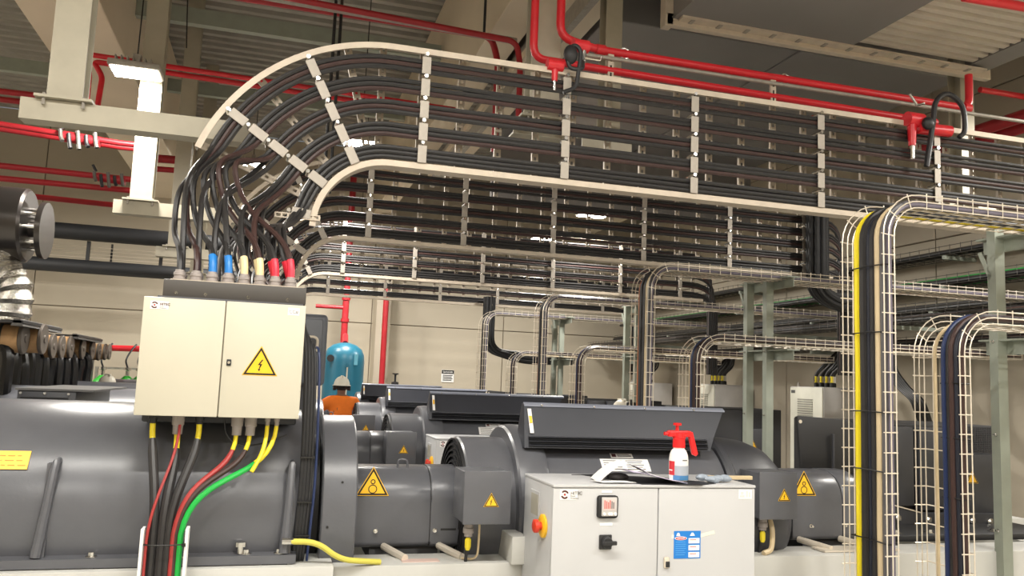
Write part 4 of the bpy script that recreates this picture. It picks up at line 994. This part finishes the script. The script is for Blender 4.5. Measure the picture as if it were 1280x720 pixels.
pipe('red_pipe', [b_ + (b_-a_), a_, (c_.x, 8, c_.z), (d_.x, 8, d_.z), (d_.x, 8, d_.z-.12)], .024, 'red pipe with dropped end on the pale beam left of the lamp, upper', RED, .05)
a_, b_, c_, d_ = at(117, 77, Y=8.3), at(350, 112, Y=8.3), at(128, 96, Y=8.3), at(122, 132, Y=8.3)
pipe('red_pipe', [b_ + (b_-a_), a_, (c_.x, 8.3, c_.z), (d_.x, 8.3, d_.z), (d_.x, 8.3, d_.z-.12)], .026, 'red pipe with dropped end on the pale beam left of the lamp, lower', RED, .05)
for (y, p0, p1, r, lab) in ((9, (0, 114), (60, 121), .03, 'red pipe at the far left edge above the hanger beam, upper'), (9.2, (0, 124), (60, 131), .03, 'red pipe at the far left edge above the hanger beam, lower'),
                            (8, (0, 155), (150, 179), .026, 'upper red pipe below the hanger beam at the left edge'), (8.2, (0, 161), (150, 184), .026, 'second red pipe below the hanger beam at the left edge'),
                            (10, (0, 207), (140, 222), .034, 'thick red pipe low at the left edge, upper of three'), (10.2, (0, 223), (140, 236), .034, 'thick red pipe low at the left edge, middle of three'), (11, (36, 245), (130, 255), .034, 'dark red pipe behind the exhaust silencer, lowest of three')):
    q0, q1 = at(*p0, Y=y), at(*p1, Y=y); d = (q1-q0)
    pipe('red_pipe', [q0-d*.6, q0, q1, q1+V((.3, 0, .0))], r, lab, DRED, .02)
def valve_cluster(c, lab):
    t = thing('valve_cluster', lab, 'valve', c, 'valve clusters on the left pipes')
    c = V(c); rq = random.Random(2)
    MB().cyl(c+V((-.1, 0, 0)), c+V((.2, 0, -.02)), .05, 12).done('manifold', DRED, t)
    for k in range(5):
        p = c+V((-.12+.07*k, -.05, -.03*(k % 2))); MB().tube([p+V((0, 0, .05)), p+V((.01, 0, -.02)), p+V((.03, -.02, -.06-.03*(k % 3)))], .018, 8).done('branch', BLACK if k % 2 else DWIRE, t)
    MB().tube([c+V((-.14, -.05, .12)), c+V((-.1, -.05, .05))], .015, 8).done('handle', BLACK, t)
valve_cluster(at(95, 172, Y=8.0), 'dark valve cluster on the red pipes below the hanger beam')
valve_cluster(at(133, 222, Y=10.0), 'dark valve cluster on the thick red pipes beside the second hanger')
a_ = [at(*p, Y=10.5) for p in ((177, 236), (180, 197), (235, 201))]
pipe('red_pipe', a_, .05, 'dark red pipe elbow behind the second hanger, outer', DRED, .06)
a_ = [at(*p, Y=10.6) for p in ((170, 241), (188, 243), (191, 211), (235, 214))]
pipe('red_pipe', a_, .035, 'dark red pipe elbow behind the second hanger, inner', DRED, .06)
pipe('red_pipe', [(2.03, 15.8, 3.4), (2.03, 15.8, 0)], .055, 'vertical dark red pipe standing before the back wall right of the blue tank', DRED)
pipe('red_pipe', [(1.235, 15.3, ZC), (1.235, 15.3, 2.2)], .06, 'vertical red pipe dropping to the blue tank', DRED, parts=[((1.235, 15.3, 4.2), (1.235, 15.3, 2.2), .55), ((1.235, 15.3, 4.2), (1.235, 15.3, 2.2), .75)])
pipe('red_pipe', [(.7, 15.3, 2.93), (1.2, 15.3, 2.93)], .035, 'short horizontal red pipe joining the riser above the blue tank', DRED)
pipe('red_pipe', [at(1225, 112, Y=5.6), at(1300, 124, Y=5.6), at(1420, 143, Y=5.6)], .026, 'red pipe right of the duct near the upper right edge', RED)
pipe('red_pipe', [at(1205, -4, Y=3.9), at(1300, 12, Y=3.9)], .03, 'red pipe in the upper right corner above the ribbed duct', RED)
for k, (p0, p1) in enumerate((((1215, 166), (1300, 138)), ((1238, 172), (1300, 152)))):
    q0, q1 = at(*p0, Z=4.3), at(*p1, Z=4.3)
    pipe('red_pipe', [q1+(q1-q0)*.3, q0+(q0-q1)*1.2], .06, ['wide dark red pipe running in depth at the right edge, left of two', 'wide dark red pipe running in depth at the right edge, right of two'][k], DRED)
def rod(p0, p1, r, lab): tag(MB().cyl(p0, p1, r, 6).done('threaded_rod', BLACK, None, origin=p0), lab, 'rod', 'hanger rods')
q = at(605, 45, Y=6.8); rod(q, (q.x, q.y, ZC), .012, 'dark rod holding the red pipes left of the pale beam')
q = at(415, 78, Y=6.9)
for k in range(2): rod((q.x+.05*k, 6.9, 3.2), (q.x+.05*k, 6.9, 5.0), .014, 'thin dark rod behind the ladder curve, %s of two' % ['left', 'right'][k])
q = at(233, 60, Y=7.6); rod(q, (q.x-.1, 7.6, ZC), .006, 'thin rod beside the lamp cable')

# ------------------------------------------------------------------ back of the hall: black trunk pipes, tank, sign, cylinders
for (p0, p1, r, lab) in (((20, 283), (215, 296), .13, 'thick black pipe along the back wall at the left, upper'), ((10, 326), (225, 338), .11, 'thick black pipe along the back wall at the left, lower')):
    q0, q1 = at(*p0, Y=14.5), at(*p1, Y=14.5); q1 = V((q1.x, q1.y, q0.z-.02))
    tag(MB().cyl(q0-V((2.5, 0, 0)), q1+V((1.5, 0, 0)), r, 20).done('black_pipe', mat('black_insulation', (30, 31, 34), .6), None, origin=q0), lab, 'pipe', 'black pipes on the back wall')
for x in (-3.0, -1.9): tag(MB().box(x, x+.05, 14.6, 14.66, 3.2, 3.7).done('pipe_strap', BLACK, None, False), 'dark strap between the black back wall pipes, %s' % ('left' if x < -2.5 else 'right'), 'strap', 'straps of the black pipes')
t = thing('cable_basket', 'thin wire basket between the black pipes on the back wall', 'cable tray', (-2.5, 15.5, 3.5))
m = MB()
for k in range(6): m.cyl((-5.5, 15.5, 3.42+.06*k), (-.6, 15.5, 3.42+.06*k), .006, 4)
stuff(m.done('wires', ZINC, t)); 
for x in (-4.5, -2.8, -1.2): MB().box(x, x+.03, 15.5, 15.53, 3.3, 3.8).done('upright', BLACK, t, False)
TX, TY = 1.2, 14.5
TEAL = mat('teal_tank_paint', (30, 96, 118), .35, 0, .08, 4)
t = thing('pressure_tank', 'tall teal blue pressure tank before the back wall corner', 'tank', (TX, TY, 0))
MB().lathe([(.25, .1), (.3, .3), (.34, .345), (1.95, .345), (2.05, .335), (2.15, .29), (2.22, .2), (2.26, .08)], (TX, TY, 0), 'Z', 48).done('shell', TEAL, t)
MB().lathe([(.0, .33), (.4, .33)], (TX, TY, 0), 'Z', 32).done('skirt', TEAL, t)
for dx, z, r in ((-.25, 1.98, .06), (.02, 1.87, .035)):
    y = TY-math.sqrt(.345**2-dx*dx); MB().lathe([(-.05, r), (-.02, r), (-.018, r*.6), (.03, r*.6)], (TX+dx, y, z), 'Y', 14).done('port', BLACK if dx < 0 else TEAL, t)
MB().box(TX+.14, TX+.2, TY-.325, TY-.3, 1.88, 2.06).done('faded_plate', mat('faded_teal_plate', (96, 160, 180), .5), t, False)
MB().cyl((TX, TY, 2.25), (TX+.03, TY+.4, 2.4), .05, 12).done('top_nozzle', DRED, t)
MB().cyl((TX+.03, TY-.36, 1.84), (TX+.03, TY-.36, 1.1), .012, 8).done('drain_line', ZINC, t)
t = thing('wall_sign', 'small black-headed danger sign on the back wall', 'sign', (3.4, 16.5, 1.8))
s0, s1 = at(552, 462, Y=16.56), at(567, 478, Y=16.56)
sg = MB().box(s0.x, s1.x, 16.555, 16.565, s1.z, s0.z).done('plate', PAPER, t, False)
MB().box(s0.x+.005, s1.x-.005, 16.55, 16.556, s0.z-.08, s0.z-.005).done('header', SIGNK, sg, False)
text('DANGER', .05, ((s0.x+s1.x)/2, 16.549, s0.z-.062), PAPER, sg, align='CENTER')
for k in range(4): MB().box(s0.x+.03, s1.x-.03-.02*(k % 2), 16.55, 16.556, s0.z-.12-.032*k, s0.z-.105-.032*k).done('print_line', SIGNK, sg, False)
tag(MB().lathe([(-1.45, .04), (.1, .04), (.12, .07), (.16, .07), (.17, .02), (.3, .02), (.31, .06), (.33, .06)], (2.3, 15.9, 1.45), 'Z', 10).done('hydrant_valve', BLACK), 'small dark valve at the foot of the dark red pipe by the back wall', 'valve')
def gas(px, lab):
    q = at(px, 489, Y=13); r = .16
    t = thing('gas_cylinder', lab, 'gas cylinder', (q.x, 13, 0), 'green gas cylinders at the back')
    MB().lathe([(0, r*.95), (.02, r), (1.2, r)], (q.x, 13, 0), 'Z', 24).done('body', RED, t)
    MB().lathe([(1.2, r), (1.32, r), (1.42, r*.92), (1.5, r*.7), (1.55, r*.35), (1.57, .04)], (q.x, 13, 0), 'Z', 24).done('shoulder', mat('bright_green_paint', (58, 176, 60), .35), t)
    MB().lathe([(1.57, .03), (1.64, .03), (1.65, .05), (1.69, .05)], (q.x, 13, 0), 'Z', 10).done('valve', CHROME, t)
    MB().tube(spline([(q.x, 13, 1.68), (q.x-.03, 13, 1.8), (q.x+.02, 13.1, 1.95), (q.x+.06, 13.2, 2.03)], 5), .014, 6).done('hose', BLACK, t)
gas(126, 'bright green gas cylinder left of the white hard hat at the back'); gas(157, 'bright green gas cylinder right of the white hard hat at the back'); gas(172, 'bright green gas cylinder partly behind the cream junction box')
q0, q1 = at(136, 435, Y=13.2), at(180, 435, Y=13.2)
pipe('red_pipe', [q0, q1+V((1, 0, 0))], .045, 'red manifold pipe above the green gas cylinders', RED)
rl = MB(); rx0, rx1 = at(116, 465, Y=13.1).x, at(180, 465, Y=13.1).x
rl.box(rx0, rx1, 13.24, 13.28, 1.66, 1.69); rl.box(rx0, rx0+.04, 13.24, 13.28, 0, 1.66); rl.box(rx1-.04, rx1, 13.24, 13.28, 0, 1.66)
tag(rl.done('cylinder_rail', GALV, None, False), 'grey rail behind the green gas cylinders', 'rail')
qh = at(150, 486, Y=11.2)
tag(MB().box(qh.x-.2, qh.x+.4, 11.1, 11.6, .2, qh.z+.04, .02).done('dark_housing', BLACK), 'dark box in front of the green gas cylinders', 'box')

# ------------------------------------------------------------------ engines on the left: filters, hoses, silencer
t = thing('exhaust_silencer', 'silver foil-wrapped exhaust silencer with dark end discs at the left edge', 'silencer', (-2.2, 7.3, 2.8))
FOIL = mat('crinkled_foil', (190, 186, 178), .22, 1, .1, 8, .9)
MB().lathe([(-1.2, .2), (-1.2, .3), (-.2, .3), (-.2, .2)], (-1.95, 7.4, 2.8), 'X', 32).done('foil_jacket', FOIL, t)
MB().lathe([(-.2, .1), (-.2, .3), (-.02, .3), (0, .28), (0, .1)], (-1.95, 7.4, 2.8), 'X', 40).done('end_disc', mat('dull_steel', (88, 84, 82), .28, .9), t)
MB().lathe([(0, .06), (.09, .06), (.09, .23), (.13, .23), (.13, .02)], (-1.95, 7.4, 2.77), 'X', 36).done('flange_disc', mat('dull_steel', (88, 84, 82), .28, .9), t)
for k in range(8):
    a = 2*PI*k/8; MB().cyl((-1.95, 7.4+.16*math.cos(a), 2.77+.16*math.sin(a)), (-1.85, 7.4+.16*math.cos(a), 2.77+.16*math.sin(a)), .014, 6).done('stud', CHROME, t)
fp = spline([(-2.1, 7.35, 2.6), (-2.08, 7.33, 2.42), (-1.98, 7.3, 2.28), (-1.97, 7.3, 2.05), (-2.0, 7.3, 1.8)], 7)
MB().tube(fp, [.11+.012*((k*7) % 3) for k in range(len(fp))], 14).done('foil_pipe', FOIL, t)
BRN = mat('brown_filter_paper', (168, 132, 92), .75, 0, .12, 30)
FCAP = mat('filter_end_cap', (92, 84, 76), .5, .2)
fx = [((4, 30), 7.0, 423, .115), ((34, 54), 7.25, 424, .115), ((56, 66), 8.2, 433, .105), ((68, 77), 8.7, 434, .105), ((78, 88), 9.3, 434, .11), ((91, 103), 9.9, 436, .11), ((104, 115), 10.4, 437, .11), ((116, 123), 11.4, 440, .105), ((124, 131), 12.1, 440, .105), ((130, 136), 12.8, 440, .105)]
ordn = ['first', 'second', 'third', 'fourth', 'fifth', 'sixth', 'seventh', 'eighth', 'ninth', 'tenth']
for k, ((p0, p1), y, py, r) in enumerate(fx):
    q0, q1 = at(p0+2, py, Y=y), at(p1+2, py, Y=y)
    t = thing('air_filter', 'brown drum air filter with grey end cap, %s from the left' % ordn[k], 'air filter', (q1.x, y, q1.z), 'air filters of the engines')
    MB().lathe([(q0.x-q1.x-.12, r*.97), (-.03, r*.97)], q1, 'X', 28).done('filter_body', BRN, t)
    MB().lathe([(-.035, r*.7), (-.025, r*1.04), (-.006, r*1.05), (0, r*1.0), (0, r*.3), (.008, r*.25)], q1, 'X', 28).done('end_cap', FCAP, t)
    MB().lathe([(q0.x-q1.x-.02, r), (q0.x-q1.x, r*1.03)], q1, 'X', 28).done('clamp_band', BLACK, t)
for k, (x0, x1, y0, y1, zt) in enumerate(((-3.2, -1.62, 6.8, 7.87, 1.985), (-3.2, -1.78, 9.4, 10.55, 1.985))):
    t = thing('filter_rack', 'dark steel shelf over the brown air filters, %s' % ['nearest, at the left edge', 'middle one', 'farthest one'][k], 'shelf', (x0, y0, zt), 'filter racks')
    MB().box(x0, x1-.12, y0-.1, y1, zt, zt+.02).done('plate', BLACK, t, False)
    MB().prism([(x1-.2, zt-.02), (x1-.18, zt+.03), (x1-.14, zt+.03), (x1-.12, zt-.02)], y0-.1, y1, 'Y').done('angle_rail', mat('rack_grey', (84, 82, 80), .5), t, False)
    for y in (y0+.1, y1-.1): MB().cyl((x1-.75, y, zt), (x1-.75, y, .3), .03, 8).done('leg', BLACK, t)
rb_ = random.Random(11)
for k in range(12):
    p = 6+9.2*k; y = 7.0+.3*k; q = at(p, 470, Y=y); zt = q.z+.25
    tag(MB().tube(spline([(q.x-.1, y, zt), (q.x-.02, y-.05, zt-.03), (q.x+.02, y-.06, zt-.12), (q.x+.02+rb_.uniform(-.02, .02), y-.06, zt-.4), (q.x+.02, y-.06, 0.02)], 5), .05, 10).done('black_hose', mat('gloss_black_hose', (20, 20, 22), .25), None, origin=q),
        'glossy black hose hanging under the air filters, %s from the left' % (ordn+['eleventh', 'twelfth'])[k], 'hose', 'black hoses under the air filters')
tag(MB().box(-4.2, -2.35, 7.6, 12.6, .3, 1.9, .02).done('engine_row_block', BLACK), 'dark engine mass behind the brown air filters at the left edge', 'engine')
tag(MB().box(-2.4, -1.5, 7.6, 8.6, .3, 1.5, .02).done('engine_block', BLACK), 'dark engine block below the nearest air filters at the left', 'engine')
t = thing('equipment_cover', 'flat dark grey equipment cover with front lip left of the junction box', 'cover', (-1.2, 5.6, .8))
q0, q1 = at(22, 486, Y=5.5), at(91, 490, Y=5.5); qz = q0.z
MB().box(q0.x, q1.x+.02, 5.5, 6.6, .9, qz-.006, .006).done('body', DGREY, t)
MB().box(q0.x-.01, q1.x+.12, 5.49, 6.65, qz-.006, qz+.006).done('lid', mat('cover_lid', (96, 95, 94), .4), t, False)
MB().box(q0.x+.02, q1.x-.02, 5.488, 5.502, qz-.05, qz-.044).done('drawer_gap', BLACK, t, False)
for x in (q0.x+.02, (q0.x+q1.x)/2, q1.x-.02): MB().lathe([(0, .008), (.006, .006)], (x, 5.49, qz-.022), 'Y', 8).done('screw', CHROME, t)

# grey enclosure behind the junction box, with black and blue cables beside the alternator
t = thing('grey_enclosure', 'blue-grey rounded steel enclosure with pull handle peeking out right of the cream junction box', 'electrical box', (.2, 6.1, 1.6))
BG = mat('blue_grey_paint', (94, 97, 104), .4, 0, .05, 6)
e0_, e1_ = at(380, 392, Y=6), at(411, 392, Y=6)
MB().box(-.12, e1_.x, 6.0, 6.4, 1.62, 2.125, .03, seg=3).done('body', BG, t)
MB().box(-.1, e1_.x-.035, 5.975, 6.0, 1.64, 2.09, .012).done('door', BG, t)
MB().tube(rounded([(.22, 5.97, 1.93), (.22, 5.93, 1.96), (.3, 5.93, 1.96), (.3, 5.95, 1.86)], .04), .01, 8).done('pull_handle', ZINC, t)
MB().box(.24, .3, 5.95, 5.975, 1.7, 1.78, .01).done('latch', BLACK, t)
MB().box(-.1, .3, 6.05, 6.3, 0, 1.62).done('pedestal', DGREY, t, False)
for k, (x, r, m, c) in enumerate(((.152, .009, BLACK, 'black'), (.166, .01, BLACK, 'black'), (.181, .009, BLACK, 'black'), (.195, .007, BLACK, 'black'), (.214, .006, BLUEC, 'blue'))):
    tag(MB().tube(spline([(x-.03, 4.1, 1.98-.04*k), (x+.0, 4.02, 1.8), (x+.012, 3.965, 1.5), (x+.015, 3.955, 1.2), (x+.005, 3.96, .95), (x, 4.0, .75)], 6), r, 8).done('side_cable', m, None, origin=(x, 4, 1.9)),
        ['black cable hanging beside the junction box, nearest the alternator', 'black cable hanging beside the junction box, second from the alternator', 'black cable hanging beside the junction box, third from the alternator', 'slim black cable hanging just left of the blue cable', 'blue cable hanging in front of the coupling ring'][k], 'cable', 'cables hanging beside the junction box')
t = thing('cable_clip', 'row of small clips on the cables beside the alternator', 'clip', (.2, 3.95, 1.2))
for z in (1.32, 1.12, .97): MB().box(.155, .22, 3.935, 3.955, z-.004, z+.004, .001).done('clip_bar', SIGNK, t, False)
# ------------------------------------------------------------------ people
SKIN = mat('dark_skin', (112, 78, 60), .55)
ORANGE = mat('orange_work_shirt', (244, 122, 22), .7, 0, .06, 14, .08)
NAVY = mat('navy_trousers', (34, 38, 52), .8)
HATW = mat('white_hard_hat', (232, 226, 210), .35)
def skin_mesh(name, verts, edges, radii, m, parent, root=0, sub=2):
    me = bpy.data.meshes.new(name); me.from_pydata([V(v) for v in verts], edges, [])
    o = bpy.data.objects.new(name, me); C.objects.link(o); o.parent = parent
    sm = o.modifiers.new('skin', 'SKIN'); sm.use_smooth_shade = True
    for i, r in enumerate(radii):
        me.skin_vertices[0].data[i].radius = r if isinstance(r, tuple) else (r, r)
    me.skin_vertices[0].data[root].use_root = True
    o.modifiers.new('sub', 'SUBSURF').levels = sub; o.modifiers['sub'].render_levels = sub
    me.materials.append(m); return o
def person(loc, label, hatm=HATW):
    t = thing('person', label, 'person', loc, 'workers in hard hats'); L = V(loc)
    # joints, facing +Y, bent a little over the machine in front
    J = [(0, 0, .9), (0, .02, 1.08), (0, .07, 1.27), (0, .12, 1.39), (0, .15, 1.46), (0, .17, 1.53), (0, .185, 1.6)]
    R = [(.14, .11), (.135, .1), (.16, .11), (.12, .085), (.052, .055), (.068, .08), (.06, .075)]
    E_ = [(i, i+1) for i in range(6)]
    def add(p, r, to): J.append(p); R.append(r); E_.append((to, len(J)-1)); return len(J)-1
    for s in (-1, 1):
        sh = add((s*.17, .11, 1.37), .06, 3); el = add((s*(.42 if s < 0 else .3), .1, 1.16), .044, sh); wr = add((s*.24, .34, 1.08), .029, el)
        pm = add((s*.23, .42, 1.07), (.036, .02), wr)
        for k, (dx, L_) in enumerate(((-.03, .06), (-.01, .075), (.01, .07), (.03, .055))):
            a = add((s*.23+dx, .47, 1.065), .009, pm); b = add((s*.23+dx, .47+L_*.5, 1.05), .008, a); add((s*.23+dx, .47+L_*.8, 1.02), .007, b)
        a = add((s*.23-s*.045, .4, 1.06), .011, pm); add((s*.23-s*.06, .45, 1.045), .009, a)
        hp = add((s*.1, .01, .84), .095, 0); kn = add((s*.12, .03, .48), .062, hp); an_ = add((s*.12, -.01, .09), .042, kn); add((s*.13, .13, .04), .04, an_)
    skin_mesh('body', J, E_, R, SKIN, t)
    b = MB()                                   # face: nose, ears, eyes, mouth on the far side
    b.ball(L+V((0, .26, 1.56)), .018, .8, 1, 1.3, 10, 6); b.ball(L+V((-.075, .17, 1.56)), .024, .4, .8, 1.3, 10, 6); b.ball(L+V((.075, .17, 1.56)), .024, .4, .8, 1.3, 10, 6)
    b.done('nose_and_ears', SKIN, t)
    e = MB(); [e.ball(L+V((s*.03, .248, 1.585)), .011, 1, .7, .8, 8, 6) for s in (-1, 1)]; e.done('eyes', PAPER, t)
    MB().ball(L+V((0, .247, 1.515)), .02, 1.2, .4, .3, 10, 6).done('mouth', mat('lip', (120, 64, 56), .5), t)
    MB().ball(L+V((0, .165, 1.575)), .083, .9, 1, .95, 18, 12).done('hair', mat('short_black_hair', (24, 20, 18), .8), t)
    sv = [(0, 0, .93), (0, .02, 1.08), (0, .07, 1.27), (0, .115, 1.385), (0, .135, 1.43)]; sr = [(.155, .125), (.15, .12), (.178, .125), (.135, .1), (.07, .07)]; se = [(i, i+1) for i in range(4)]
    for s in (-1, 1):
        k = len(sv); sv += [(s*.175, .11, 1.37), (s*(.42 if s < 0 else .3), .1, 1.16), (s*(.35 if s < 0 else .27), .22, 1.12)]; sr += [.085, .066, .052]; se += [(3, k), (k, k+1), (k+1, k+2)]
    skin_mesh('work_shirt', sv, se, sr, ORANGE, t)
    tv = [(0, 0, .92)]; tr = [(.15, .12)]; te = []
    for s in (-1, 1):
        k = len(tv); tv += [(s*.1, .01, .82), (s*.12, .03, .48), (s*.12, -.01, .1)]; tr += [.108, .08, .066]; te += [(0, k), (k, k+1), (k+1, k+2)]
    skin_mesh('trousers', tv, te, tr, NAVY, t)
    for s in (-1, 1): MB().box(*[c for c in (L.x+s*.13-.05, L.x+s*.13+.05, L.y-.06, L.y+.2, L.z, L.z+.1)], .03).done('boot', BLACK, t)
    h = MB().lathe([(-.01, .108), (0, .108), (.03, .105), (.07, .09), (.1, .062), (.116, .03), (.12, .001)], L+V((0, .17, 1.6)), 'Z', 28).done('hard_hat', hatm, t)
    MB().lathe([(-.012, .09), (-.012, .125), (-.004, .125), (0, .1)], L+V((0, .18, 1.6)), 'Z', 28).done('brim', hatm, h)
    MB().box(L.x-.012, L.x+.012, L.y+.07, L.y+.27, 1.7, 1.728, .006).done('crest', hatm, h)
    for s in (-1, 1): MB().lathe([(-.02, .03), (.02, .034)], L+V((s*.098, .165, 1.555)), 'X', 14).done('ear_muff', BLACK, t)
    return t
pr = person((.95, 11.45, 0), 'person in orange shirt and white hard hat, seen from behind near the teal tank')
pr.location.z = -.03
p2 = dup(pr, (0, 0, 0), 'person by the green gas cylinders, only the white hard hat showing'); p2.location = (at(143, 473, Y=12).x, 11.85, -.13); p2.rotation_euler = (0, 0, .5)
p3 = dup(pr, (0, 0, 0), 'person behind the front louvred hood, only the white hard hat showing'); p3.location = (at(776, 500, Y=8.8).x, 8.6, -.17)
for o in C.objects:
    if 'label' in o and len(o['label'].split()) > 16: print('LONG', len(o['label'].split()), o['label'])
